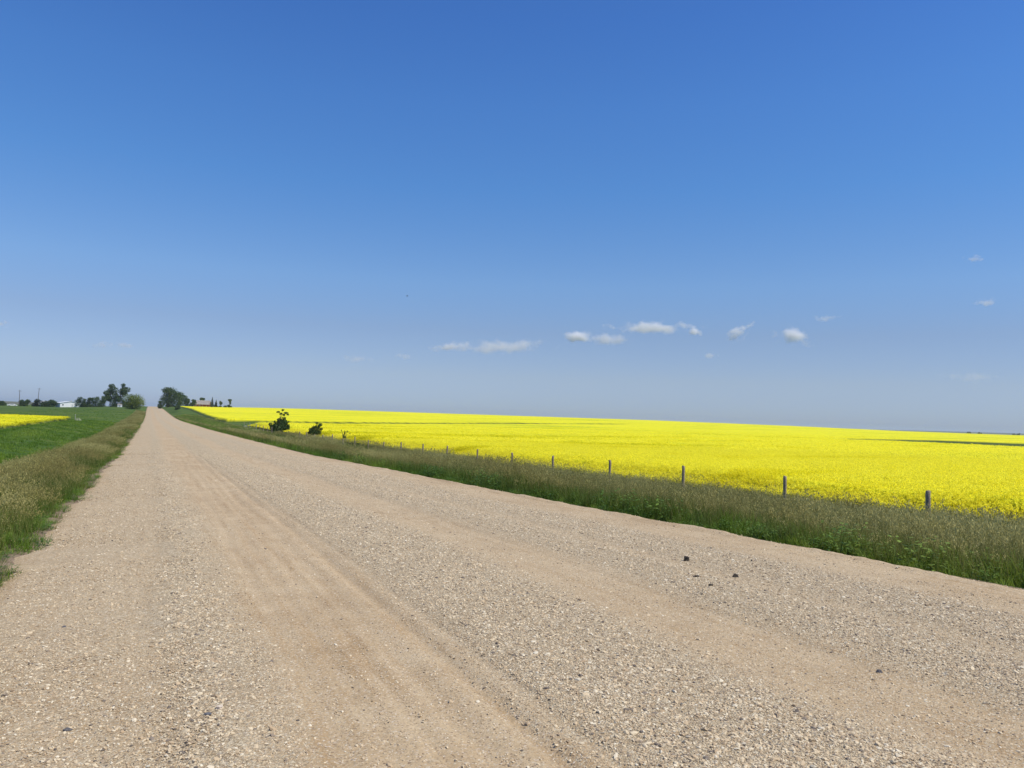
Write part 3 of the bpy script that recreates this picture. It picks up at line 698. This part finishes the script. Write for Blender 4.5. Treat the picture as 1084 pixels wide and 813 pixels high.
# right-hand grove by the crest
GR = 'trees and shrubs of the right-hand grove'
plant('grove_tree', 'broad dark green tree right of the road crest, tallest of the right grove', 'tree', spot(178, 605), 15, 13.6, T_dark, 1, 5200, .75, .06, 26, limbs=7)
plant('grove_tree', 'dark rounded tree leaning against the right side of the tallest right-grove tree', 'tree', spot(189.5, 612), 11, 11.2, T_mid, 2, 3600, .7, .06, 18)
plant('grove_tree', 'small dark tree between the right grove and the red barn', 'tree', spot(198.5, 606), 6, 6.6, T_dark, 3, 1500, .6, .08, 10)
plant('grove_tree', 'low dark tree touching the left end of the red barn', 'tree', spot(204.3, 605), 5.4, 6.0, T_dark, 4, 1300, .6, .08, 9)
plant('bush', 'low dark bush at the left foot of the right grove beside the road', 'bush', spot(169.5, 590), 5.2, 5.2, T_dark, 5, 1400, .55, .03, 9)
plant('bush', 'dark green bush in the grass bank below the right grove', 'bush', spot(188, 430), 3.4, 3.2, T_dark, 6, 1200, .4, .02, 8)
plant('grove_tree', 'dark tree top rising behind the red barn roof', 'tree', spot(214, 655), 5.0, 8.2, T_dark, 7, 1500, .55, .05, 12)
spruce('spruce_tree', 'dark pointed spruce just right of the red barn', 'spruce tree', spot(224.5, 612), 4.2, 8.6, 8)
spruce('spruce_tree', 'narrow dark spruce second to the right of the red barn', 'spruce tree', spot(228.6, 612), 3.4, 6.6, 9)
plant('grove_tree', 'small thin dark tree third to the right of the red barn', 'tree', spot(233, 612), 3.6, 5.6, T_dark, 10, 1100, .5, .0, 10)
plant('bush', 'low dark bush between the thin tree and the lone rightmost tree', 'bush', spot(238.6, 612), 3.6, 2.4, T_dark, 11, 600, .45, .02, 6)
plant('grove_tree', 'lone small dark tree standing rightmost on the field skyline near the barn', 'tree', spot(243, 612), 4.0, 7.0, T_dark, 12, 1500, .5, .0, 13, prof=lambda t: .75)
# left grove
plant('round_tree', 'round light green tree at the left edge of the road crest', 'tree', spot(140.5, 455), 11.6, 7.8, T_light, 20, 5200, .5, .03, 26, shell=.6)
plant('tall_tree', 'tall dark tree with open crown, left one of the tallest pair', 'tree', spot(116.5, 600), 9.5, 15.6, T_dark, 21, 3400, .7, .28, 17, rr=(.30, .46), limbs=9, prof=lambda t: .55+.5*math.sin(3.1*t))
plant('tall_tree', 'tall dark tree with open crown, right one of the tallest pair', 'tree', spot(127, 598), 10.5, 16.0, T_dark, 22, 3800, .7, .25, 18, rr=(.30, .46), limbs=9, prof=lambda t: .55+.5*math.sin(3.1*t))
HD = [(84.6, 6.0, 7.0, 'rounded dark shrub touching the right end of the white house', T_dark), (90.0, 4.6, 5.6, 'dark shrub second to the right of the white house', T_dark),
      (95.5, 5.0, 6.2, 'dark shrub third to the right of the white house, slightly grey green', T_dark), (101.5, 5.4, 7.6, 'taller mid green shrub halfway between the white house and the tall trees', T_mid),
      (108.0, 6.0, 7.6, 'wide mid green shrub at the left foot of the tall tree pair', T_mid), (121.8, 7.5, 5.2, 'dark underbrush shrub between the feet of the tall tree pair', T_dark),
      (131.0, 5.0, 4.6, 'low dark shrub between the tall trees and the round light green tree', T_dark),
      (39.3, 5.6, 5.2, 'dark evergreen shrub, leftmost of the row left of the white house', T_blue), (47.8, 6.0, 3.9, 'wide low dark shrub in the middle of the row left of the white house', T_dark),
      (55.4, 5.6, 4.6, 'dark shrub touching the left end of the white house', T_dark), (22.3, 4.2, 4.2, 'dark shrub under the left utility pole, left half of a pair', T_dark),
      (27.6, 4.6, 4.6, 'dark shrub right of the left utility pole, right half of a pair', T_dark), (1.2, 4.4, 2.8, 'small dark shrub cut by the left edge of the photo', T_dark)]
for k, (px, w_, h_, lb, mt) in enumerate(HD):
    plant('farm_shrub', lb, 'shrub', spot(px, 598), w_*1.15, h_, mt, 30+k, 2400, .5, -.12, 16, group=None, shell=.4)
# near bushes on the fence line
SB1 = spot(297, 121)
cl = [(0, 0, .8, 1.2, 1.0, .9), (-.45, 0, 1.35, .75, .7, .65), (.35, 0, 1.55, .85, .7, .7), (-.8, .1, .8, .65, .6, .7), (.95, 0, .8, .6, .6, .75), (.1, .1, 1.9, .6, .6, .45), (.75, 0, 1.9, .45, .5, .5), (-.1, 0, 2.3, .35, .4, .28),
      (-1.4, 0, 1.55, .28, .28, .30), (-1.2, 0, 1.15, .32, .3, .32), (.6, 0, 2.5, .30, .3, .28), (1.3, 0, 1.3, .25, .3, .35), (.55, 0, 3.05, .22, .2, .16),
      (-.35, 0, 3.45, .30, .2, .13), (.05, .1, 3.2, .22, .3, .16), (.35, 0, 3.75, .22, .2, .13), (.85, .1, 3.35, .34, .3, .15), (1.1, .1, 3.1, .16, .3, .12), (-.75, 0, 2.0, .12, .12, .14), (1.35, 0, 2.0, .10, .12, .16)]
plant('willow_bush', 'large dark green bush with straggly top on the fence line right of the road', 'bush', SB1, 3.2, 4.0, T_mid, 50, 7500, .17, clumps=cl, limbs=14, stems=5, shell=.35)
SB2 = spot(334.5, 97)
cl = [(0, 0, .35, .55, .5, .45), (-.1, 0, .8, .45, .4, .4), (.25, 0, .9, .42, .4, .4), (-.4, 0, 1.1, .25, .25, .28), (.25, 0, 1.4, .30, .3, .25), (.5, 0, 1.65, .22, .2, .2), (-.15, 0, 1.35, .16, .2, .2), (.15, 0, 1.8, .13, .14, .12), (.65, 0, 1.25, .14, .14, .16), (-.6, 0, .85, .14, .14, .16)]
cl = [tuple(q*1.2 for q in c_) for c_ in cl]
plant('small_bush', 'small open dark bush on the fence line between the large bush and bare sapling', 'bush', SB2, 1.8, 2.4, T_mid, 51, 3000, .14, clumps=cl, limbs=9, stems=4, shell=.3)
SB3 = spot(365.5, 83)
cl = [(0, 0, .9, .16, .16, .3), (.05, 0, 1.35, .10, .10, .15), (.35, 0, 1.5, .07, .1, .08), (-.3, 0, 1.6, .06, .1, .08), (.6, 0, 1.3, .06, .1, .06)]
plant('sapling', 'thin nearly bare sapling with few leaves behind the fence posts', 'sapling', SB3, 1.2, 1.9, T_mid, 52, 240, .10, clumps=cl, limbs=9, stems=6, shell=.2)
# far specks on the right skyline
for k, (px, w_, lb) in enumerate([(1026, 20, 'tiny dark tree clump on the far right skyline, first of the distant specks'),
                                  (1037, 26, 'tiny dark tree clump on the far right skyline, second of the distant specks'), (1078, 34, 'tiny dark tree clump on the skyline at the right photo edge')]):
    s_, p_ = spot(px, 2300)
    plant('distant_tree', lb, 'tree', (s_, p_), w_, 6.0, T_dark, 70+k, 700, 2.0, .05, 7, d=14, lift=-Z(s_, p_)+EYE-(5.2 if px > 1000 else 1.9))

# ------------------------------------------------------------------ fence posts
M_wood = plain_mat('weathered_wood', (.31, .245, .175), .95, .4, 30, bump=.6)
M_wood2 = plain_mat('pale_wood', (.33, .33, .26), .9, .2, 20)
def post(pos, h, r, label, mat=M_wood, lean=(0, 0), seed=0, group='fence posts along the canola field'):
    rg = np.random.default_rng(seed); s, p = pos; x, y = sp2xy(s, p); mb = MB()
    ring = []
    hs = [-.35, .0, h*.3, h*.6, h*.9, h-.012, h]
    pts = [(lean[0]*z+rg.normal(0, .004), lean[1]*z+rg.normal(0, .004), z) for z in hs]
    mb.tube(pts, [r*1.06, r*1.05, r, r*.97, r*.96, r*.95, r*.80], 12, 0)
    o = mb.build('fence_post', [mat], None, (x, y, Z(s, p)), rg.uniform(0, 6))
    for pl_ in o.data.polygons: pl_.use_smooth = len(pl_.vertices) == 4
    return tag(o, label, 'fence post', group)
ordn = ['weathered grey round fence post nearest the camera, rightmost of all', 'grey fence post second from the right photo edge', 'grey fence post third from the right photo edge', 'grey fence post fourth from the right photo edge',
        'grey fence post fifth from the right photo edge', 'grey fence post sixth from the right photo edge', 'grey fence post seventh from the right photo edge', 'grey fence post eighth from the right photo edge',
        'thin grey fence post ninth from the right photo edge', 'thin grey fence post tenth from the right photo edge']
TOPS = [-1.40, -1.42, -1.45, -1.55, -1.66, -1.77, -1.82, -1.85, -1.93, -2.02]
colx = [983, 832, 724.7, 647, 586.8, 543.4, 506.3, 474.2, 448.4, 425.5]
for k in range(34):
    x_ = 157+1e5/(121.07+27.9*k)
    if k < 10: x_ = colx[k]
    d = ray(x_, 450)[:2]; t = 16.5/(d@Nv); s_ = float(t*(d@Dv))
    p_ = 16.5
    if k < 10: h = TOPS[k]*1.0-float(ground_h(s_, p_))
    else: h = 1.02+.12*math.sin(k*2.3)
    if k in (11, 13, 15, 16, 17): h *= .93
    if k < 10: lb = ordn[k]
    elif k < 13: lb = 'short grey fence post tip, %s beyond the tenth post' % ['first', 'second', 'third'][k-10]
    elif k < 18: lb = 'grey fence post low in the grass between the small bushes'
    elif k == 18: lb = 'dark fence post between the large bush and the small open bush'
    elif k not in (27, 29): lb = 'grey fence post low in grass beyond the large bush'
    else: lb = 'pale thin fence post at the grassy gap corner beyond the large bush'
    if 19 <= k < 23 or k == 28 or k > 31: continue
    post((s_, p_), h+(.25 if k in (27, 29) else 0), .050 if k else .058, lb, M_wood2 if k in (27, 29) else M_wood, (random.uniform(-.015, .015), random.uniform(-.015, .015)), k,
         'fence posts along the canola field' if k not in (27, 29) else 'pale fence posts at the field corner')
for px, ds, lb in ((17.3, 84, 'thin dark fence post at the left canola edge, leftmost'), (28.5, 96, 'thin dark fence post at the left canola edge, second from left photo edge')):
    s_, p_ = spot(px, ds); post((s_, -15.4), 1.25, .06, lb, M_wood, seed=90+int(px), group='fence posts at the left canola field')
s_, p_ = spot(80.4, 185); post((s_, p_), 1.3, .07, 'thin pale post beside the right corner of the left canola patch', M_wood2, seed=95, group='fence posts at the left canola field')

# ------------------------------------------------------------------ clods and boulders
def rock(name, pos, size, mat, label, cat, seed, flat=.65, road=True):
    import bmesh
    rg = np.random.default_rng(seed); bm = bmesh.new(); bmesh.ops.create_icosphere(bm, subdivisions=3, radius=.5)
    for v in bm.verts:
        c = v.co; k = 1+.22*math.sin(c.x*9+seed)*math.sin(c.y*8+seed*2)+.16*math.sin(c.z*11+seed*3)+rg.normal(0, .03)
        v.co = Vector((c.x*k*size[0], c.y*k*size[1], c.z*k*size[2]))
    me = bpy.data.meshes.new(name); bm.to_mesh(me); bm.free(); me.materials.append(mat)
    o = bpy.data.objects.new(name, me); C.objects.link(o); s, p = pos; x, y = sp2xy(s, p)
    zz = (float(road_h(s)+road_relief(np.array(s), np.array(p)))+EYE) if road else Z(s, p)
    o.location = (x, y, zz+size[2]*.28); return tag(o, label, cat)
M_clod = plain_mat('dark_clod', (.06, .05, .038), .95, .3, 40, bump=.7)
M_rock = plain_mat('pale_rock', (.24, .27, .15), .9, .15, 3)
def road_hit(x, y):
    d = ray(x, y); z = -1.7
    for i in range(30):
        t = z/d[2]; s = t*float(d[:2]@Dv); p = t*float(d[:2]@Nv); z = float(road_h(s)+road_relief(np.array(s), np.array(p)))
    return s, p
for (x_, y_), sz, lb in (((726.6, 593.6), (.075, .06, .075), 'largest dark soil clod on the gravel, farthest of the scattered five'), ((778.5, 610.8), (.07, .05, .042), 'dark flat soil clod right of the largest clod'),
                         ((737.9, 611), (.05, .04, .032), 'small dark clod just below the largest clod'), ((752.3, 620), (.045, .035, .028), 'small dark clod nearest the camera of the scattered five'),
                         ((795.6, 594), (.026, .024, .026), 'tiny dark clod farthest right of the scattered five')):
    rock('soil_clod', road_hit(x_, y_), tuple(q*.85 for q in sz), M_clod, lb, 'soil clod', int(x_))
for (x_, y_), sz, lb, mt in (((931, 712), (.06, .045, .035), 'dark grey stone in the right windrow, largest dark one there', plain_mat('grey_stone', (.13, .12, .115), .85, .2, 30)),
                         ((232, 750), (.055, .045, .035), 'rounded pale cream stone among fine gravel at the bottom left', plain_mat('cream_stone', (.62, .52, .40), .85, .1, 30)),
                         ((220, 757), (.055, .04, .03), 'dark blue grey stone beside the cream stone at bottom left', plain_mat('blue_stone', (.12, .12, .13), .85, .2, 30)),
                         ((72, 773), (.06, .035, .022), 'flat dark grey stone alone near the lower left photo edge', plain_mat('flat_stone', (.14, .13, .125), .85, .2, 30)),
                         ((68, 664), (.045, .03, .022), 'small dark grey stone on the left side of the road', plain_mat('small_stone', (.15, .14, .14), .85, .2, 30))):
    rock('stone', road_hit(x_, y_), tuple(q*.62 for q in sz), mt, lb, 'stone', int(x_))
s_, p_ = spot(83.6, 181); rock('boulder', (s_, p_), (1.1, .8, .65), M_rock, 'pale greenish boulder in the grass right of the left canola corner', 'boulder', 3, road=False)
s_, p_ = spot(260, 160); rock('boulder', (s_, 17.3), (.8, .5, .5), M_rock, 'pale flat rock at the tip of the canola gap beyond the large bush', 'boulder', 5, road=False)

# ------------------------------------------------------------------ farm buildings
M_white = plain_mat('white_siding', (.80, .80, .78), .6, .03, .5)
M_roofw = plain_mat('white_roof', (.72, .73, .73), .5, .05, .5)
M_glass = plain_mat('window_glass', (.03, .035, .045), .15, .1, 1, spec=.6)
M_trim = plain_mat('white_trim', (.78, .78, .76), .6, .03, 1)
M_red = plain_mat('red_boards', (.20, .045, .035), .8, .2, 1.5)
M_roofg = plain_mat('weathered_shingles', (.30, .265, .24), .9, .18, .9)
M_grey = plain_mat('grey_siding', (.40, .41, .42), .7, .08, 1)
def gable_part(L, W, h0, ridge, over=.35, th=.12):
    """roof: two slabs along x (length L), gable span W along y"""
    mb = MB(); hw = W/2+over; l = L/2+over; drop = (ridge-h0)*over/(W/2)
    for sg in (-1, 1):
        a = [(-l, 0, ridge), (l, 0, ridge), (l, sg*hw, h0-drop), (-l, sg*hw, h0-drop)]
        q = [(x, y, z+th) for x, y, z in a]
        f = [(0, 1, 2, 3), (7, 6, 5, 4), (0, 4, 5, 1), (1, 5, 6, 2), (2, 6, 7, 3), (3, 7, 4, 0)]
        mb.add(a+q, f if sg < 0 else [t[::-1] for t in f])
    return mb
def gable_walls(L, W, h0, ridge):
    mb = MB(); x, y = L/2, W/2
    V = [(-x, -y, -.8), (x, -y, -.8), (x, y, -.8), (-x, y, -.8), (-x, -y, h0), (x, -y, h0), (x, y, h0), (-x, y, h0), (-x, 0, ridge), (x, 0, ridge)]
    mb.add(V, [(0, 1, 5, 4), (2, 3, 7, 6), (1, 2, 6, 9, 5), (3, 0, 4, 8, 7), (3, 2, 1, 0)]); return mb
def opening(root, nm, c, w_, h_, axis_, mat=None, panes=True):
    """window or door set proud of a wall; axis_ = outward unit normal in xy"""
    ax = np.array(axis_); t = np.array([-ax[1], ax[0]]); rz = math.atan2(t[1], t[0])
    fr = MB()
    for dx, dz, sx, sz in ((0, h_/2+.05, w_+.2, .1), (0, -h_/2-.05, w_+.2, .1), (-w_/2-.05, 0, .1, h_), (w_/2+.05, 0, .1, h_)):
        q = np.array(c)+np.r_[t*dx, dz]+np.r_[ax*.03, 0]; fr.box(q, (sx, .10, sz), 0, rz)
    f = fr.build(nm, [M_trim], root)
    pn = MB(); pn.box(np.array(c)+np.r_[ax*.015, 0], (w_, .03, h_), 0, rz); pn.build('pane' if panes else 'panel', [mat or M_glass], f)
def facing(pos):            # rotation so that local -Y looks at the camera
    x, y = sp2xy(*pos); return math.atan2(-y, -x)+math.pi/2
def at_building(px, dist, turn=0):
    pos = spot(px, dist); x, y = sp2xy(*pos); return (x, y, Z(*pos)), facing(pos)+turn
# white house (gable end towards the road)
loc, rz = at_building(72, 600, math.radians(18))
hs = empty('white_house', loc, rz); tag(hs, 'low white farmhouse with shallow gable roof left of the dark hedge', 'house')
L_, W_ = 12.6, 9.0
gable_walls(W_, L_, 2.7, 3.9).build('wall', [M_white], hs)
gable_part(W_, L_, 2.7, 3.9, .4).build('roof', [M_roofw], hs)
for o in hs.children: pass
def turned(o): o.rotation_euler.z = math.pi/2
for o in list(bpy.data.objects):
    if o.parent == hs: turned(o)
for xw in (-4.6, 3.9): opening(hs, 'window', (xw, -W_/2, 1.5), .9, .8, (0, -1))
opening(hs, 'door', (1.2, -W_/2, .95), .95, 2.0, (0, -1), plain_mat('door_paint', (.55, .56, .56), .6, .05, 1), False)
opening(hs, 'window', (L_/2, .5, 1.5), 1.1, 1.0, (1, 0))
cb = MB(); cb.box((2.2, 1.0, 4.0), (.5, .5, 1.1)); cb.build('chimney', [M_grey], hs)
# grey shed behind shrubs
loc, rz = at_building(46, 622, math.radians(10))
sh = empty('grey_shed', loc, rz); tag(sh, 'pale grey shed roof showing above the low shrub left of the white house', 'shed')
gable_walls(4.2, 5, 2.9, 3.9).build('wall', [M_grey], sh); gable_part(4.2, 5, 2.9, 3.9, .3).build('roof', [M_grey], sh)
opening(sh, 'door', (0, -2.5, 1.3), 2.4, 2.4, (0, -1), M_white, False)
# small pale shed under the tall trees
loc, rz = at_building(126.8, 575, math.radians(-12))
sh = empty('white_shed', loc, rz); tag(sh, 'tiny pale shed under the right tall tree beside the round tree', 'shed')
gable_walls(2.4, 2.0, 1.5, 2.1).build('wall', [M_white], sh); gable_part(2.4, 2.0, 1.5, 2.1, .15, .08).build('roof', [M_roofg], sh)
opening(sh, 'door', (0, -1.0, .75), .8, 1.4, (0, -1), M_grey, False)
# red barn
loc, rz = at_building(214, 628, math.radians(-8))
bn = empty('red_barn', loc, rz); tag(bn, 'long dark red barn with weathered pinkish grey roof behind the canola crest', 'barn')
gable_walls(10.4, 7.5, 2.9, 5.6).build('wall', [M_red], bn); M_red.name = 'red_boards'; rf = gable_part(10.4, 7.5, 2.9, 5.6, .5).build('roof', [M_roofg], bn)
opening(bn, 'door', (2.2, -3.75, 1.3), 2.8, 2.6, (0, -1), M_red, False)
for xw in (-3.6, -1.4): opening(bn, 'window', (xw, -3.75, 1.8), .8, .7, (0, -1))
# parked car
loc, rz = at_building(12.8, 560, math.radians(6))
cr = empty('parked_car', loc, rz); tag(cr, 'pale low parked car on the green farmland at the far left', 'car')
M_car = plain_mat('car_paint', (.74, .75, .72), .3, .02, 1, spec=.5); M_tyre = plain_mat('tyre', (.02, .02, .02), .9, .2, 4)
prof = [(-2.6, .35), (-2.62, .85), (-2.45, .98), (-1.7, 1.02), (-1.05, 1.48), (.6, 1.52), (1.3, 1.05), (2.35, .92), (2.6, .75), (2.6, .35)]
mb = MB(); n = len(prof); wd = .9
V = [(x, -wd*(1 if z < 1.1 else .82), z) for x, z in prof]+[(x, wd*(1 if z < 1.1 else .82), z) for x, z in prof]
mb.add(V, [tuple(range(n)), tuple(range(2*n-1, n-1, -1))]+[(k, k+n, (k+1) % n+n, (k+1) % n) for k in range(n)]); mb.build('body', [M_car], cr)
for sg in (-1, 1):
    mb = MB(); mb.add([(-1.5, sg*.91, 1.05), (.9, sg*.91, 1.05), (.5, sg*.80, 1.42), (-1.0, sg*.80, 1.40)], [(0, 1, 2, 3) if sg < 0 else (3, 2, 1, 0)]); mb.build('side_window', [M_glass], cr)
    for xw in (-1.6, 1.6):
        mb = MB(); mb.tube([(xw, sg*.78, .34), (xw, sg*.96, .34)], .34, 14); wl_ = mb.build('wheel', [M_tyre], cr)
        mb = MB(); mb.tube([(xw, sg*.962, .34), (xw, sg*.98, .34)], .18, 10); mb.build('rim', [M_grey], wl_)
# utility poles
M_pole = plain_mat('pole_wood', (.14, .12, .10), .95, .3, 3)
def pole(px, dist, h, lean, label):
    loc, rz = at_building(px, dist, .5)
    r = empty('utility_pole', loc, rz); tag(r, label, 'utility pole', 'utility poles on the left skyline')
    mb = MB(); mb.tube([(0, 0, -1), (lean*h*.5, 0, h*.5), (lean*h, 0, h)], [.20, .17, .13], 10); mb.build('pole', [M_pole], r)
    mb = MB(); mb.box((lean*h*.95, -.17, h-.7), (2.2, .12, .14)); ca = mb.build('crossarm', [M_pole], r)
    for xo in (-.95, -.35, .95):
        mb = MB(); mb.tube([(lean*h*.95+xo, -.17, h-.63), (lean*h*.95+xo, -.17, h-.42)], [.05, .035], 8); mb.build('insulator', [M_grey], ca)
pole(20, 570, 10.2, 0, 'upright wooden utility pole on the left skyline above a dark shrub')
pole(39.5, 600, 12.4, .05, 'slightly leaning wooden utility pole above the dark evergreen shrub')

# ------------------------------------------------------------------ bird
d = ray(431, 313.5)*100
bt = empty('bird', (d[0], d[1], d[2]+EYE), .6); tag(bt, 'tiny dark bird flying high in the blue sky left of centre', 'bird')
M_bird = plain_mat('bird_feathers', (.04, .04, .045), .8, .2, 10)
mb = MB(); mb.tube([(-.13, 0, 0), (-.07, 0, .012), (0, 0, .015), (.07, 0, .012), (.115, 0, .02), (.15, 0, .015)], [.008, .028, .036, .03, .018, .004], 8)
mb.add([(-.12, -.012, .002), (-.12, .012, .002), (-.2, .03, .0), (-.2, -.03, .0), (-.12, 0, -.006)], [(0, 1, 2, 3), (4, 0, 3), (4, 2, 1), (4, 3, 2)])
mb.build('body', [M_bird], bt)
for sg in (-1, 1):
    mb = MB(); mb.add([(.05, sg*.02, .02), (-.03, sg*.02, .02), (-.02, sg*.13, .09), (.045, sg*.13, .095), (-.05, sg*.26, .06), (.0, sg*.24, .07), (.01, sg*.08, .045)], [(0, 1, 2, 3), (3, 2, 4, 5), (6, 1, 0), (6, 3, 2)])
    mb.build('wing', [M_bird], bt)

# ------------------------------------------------------------------ far hills
def hills(name, az0, az1, dist, hfun, mat, depth=900):
    n = 120; V = []
    for k in range(n):
        a = math.radians(lerp(az0, az1, k/(n-1))); h = hfun(math.degrees(a), k)
        for j, (dd, hh) in enumerate(((-depth, -70), (-depth*.5, lerp(-70, h, .5)), (-depth*.2, lerp(-70, h, .9)), (0, h), (depth*.4, h-8), (depth, -90))):
            R = dist+dd+80*math.sin(k*.21); V.append((math.sin(a)*R, math.cos(a)*R, hh+EYE))
    V = np.array(V); me = fast_mesh(name, V, grid_faces(n, 6), [mat]); o = bpy.data.objects.new(name, me); C.objects.link(o); tag(o, kind='structure'); return o
M_hill = plain_mat('hill_turf', (.12, .115, .06), .95, .25, .004, spec=.1)
M_hill2 = plain_mat('far_hill_turf', (.07, .085, .05), .95, .25, .003, spec=.1)
hills('hills', -60, -24, 3200, lambda a, k: 2.6*math.exp(-((a+35)/3.2)**2)+2.0*(vnoise(k*.09, 1.0, 3)-.5)-1.5+np.interp(a, [-60, -36, -31, -27, -24], [3, 1.5, -.5, -6, -14]), M_hill)
hills('distant_hills', -10, 60, 6500, lambda a, k: -2+8*(vnoise(k*.07, 1.0, 8)-.5)+np.interp(a, [-10, 8, 20, 30, 40, 60], [-40, -20, -6, 4, 8, 8]), M_hill2)

# ------------------------------------------------------------------ clouds: real puffs of vapour kilometres away
def cloud(px, py, wpx, hpx, dens, seed, label, dist=9000, tilt=0.0):
    import bmesh
    rg = np.random.default_rng(seed); d = ray(px, py)*dist
    Wm = wpx/FPX*dist*1.08; Hm = hpx/FPX*dist*.95
    bm = bmesh.new(); bmesh.ops.create_icosphere(bm, subdivisions=3, radius=.5)
    for v in bm.verts:
        v.co = Vector((v.co.x*Wm*1.5, v.co.y*Wm*.9, v.co.z*Hm*1.7))
    me = bpy.data.meshes.new('cloud'); bm.to_mesh(me); bm.free()
    m, nt, out = new_mat('cloud_vapour'); N = NT(nt)
    oc = N.n('ShaderNodeTexCoord').outputs['Object']
    un = N.n('ShaderNodeVectorMath', operation='MULTIPLY', ins={0: oc, 1: (1/(Wm*.75), 1/(Wm*.45), 1/(Hm*.85))}).outputs[0]
    ln = N.n('ShaderNodeVectorMath', operation='LENGTH', ins={0: un}).outputs['Value']
    asp = max(1.0, wpx/hpx*.55)
    wob = N.n('ShaderNodeVectorMath', operation='MULTIPLY', ins={0: oc, 1: (1/Hm, 1/Hm, 1.25/Hm)}).outputs[0]
    wob = N.n('ShaderNodeVectorMath', operation='ADD', ins={0: wob, 1: (seed*7.3, seed*3.1, seed*1.7)}).outputs[0]
    nz = N.noise(wob, .75, 5, .62)
    v = N.math('ADD', N.math('SUBTRACT', 1.0, ln), N.math('MULTIPLY', N.math('SUBTRACT', nz, .5), 2.6))
    dn = N.math('MULTIPLY', N.sstep(v, .35, 1.1), dens*1.0/(Wm*.9))
    vs = N.n('ShaderNodeVolumeScatter', ins={'Color': (1, 1, 1, 1), 'Density': dn, 'Anisotropy': 0.0})
    nt.links.new(vs.outputs[0], out.inputs['Volume']); me.materials.append(m)
    o = bpy.data.objects.new('cloud', me); C.objects.link(o); o.location = (d[0], d[1], d[2]+EYE); o.rotation_euler = (0, tilt, math.atan2(-d[0], d[1]))
    return tag(o, label, 'cloud', 'small clouds low in the sky')
CL = [(480, 367, 42, 9, 7, 'small wispy cloud at the left end of the long cloud streak', -.1), (534, 367, 88, 12, 6, 'longest pale cloud streak low in the sky left of centre', -.06),
      (611, 355, 27, 13, 9, 'compact white cloud puff near the middle of the cloud row', 0), (644, 359, 42, 10, 4.5, 'faint cloud wisp just right of the compact puff', 0),
      (690, 347, 72, 11, 9, 'long low white cloud right of the faint wisp', 0), (735, 350, 15, 10, 5.5, 'small round cloud right next to the long white cloud', 0),
      (787, 351, 25, 13, 8.5, 'white cloud puff slanting up to the right', -.45), (839, 356, 30, 15, 7, 'rightmost bright white cloud puff of the row', .2),
      (1043, 320, 20, 6, 2.6, 'faint thin cloud near the right photo edge, lower of two', 0), (1030, 274, 13, 6, 2.8, 'tiny faint cloud highest near the right photo edge', 0),
      (873, 337, 22, 6, 1.8, 'very faint wisp above and right of the rightmost bright puff', 0), (752, 376, 14, 6, 1.8, 'tiny faint wisp low under the cloud row', 0),
      (1030, 400, 44, 9, 1.8, 'very faint cloud low over the right horizon', 0), (3, 343, 16, 6, 3, 'small faint cloud at the left photo edge', 0),
      (108, 365, 16, 6, 2, 'faint wisp on the left, left half of a pair', 0), (132, 366, 20, 6, 2, 'faint wisp on the left, right half of a pair', 0),
      (378, 380, 34, 7, 1.8, 'faint wisp left of the long cloud streak', 0), (427, 377, 16, 6, 1.6, 'tiny faint wisp next to the long cloud streak', 0)]
for k, (a, b_, c_, d_, e_, lb, tl) in enumerate(CL): cloud(a, b_, c_, d_, e_, k+1, lb, tilt=tl)

# ------------------------------------------------------------------ haze
HZ = 9600
mb = MB(); zb = -420.0; zt = 26.0
mb.box((0, 0, (zb+zt)/2), (2*HZ, 2*HZ, zt-zb))
m, nt, out = new_mat('haze_air'); N = NT(nt)
pv = N.n('ShaderNodeVolumePrincipled', ins={'Color': (.80, .87, 1.0, 1), 'Density': 8.5e-5, 'Anisotropy': .2})
nt.links.new(pv.outputs[0], out.inputs['Volume'])
hz = mb.build('haze', [m]); tag(hz, 'thin pale summer haze over the fields', 'haze', kind='stuff')
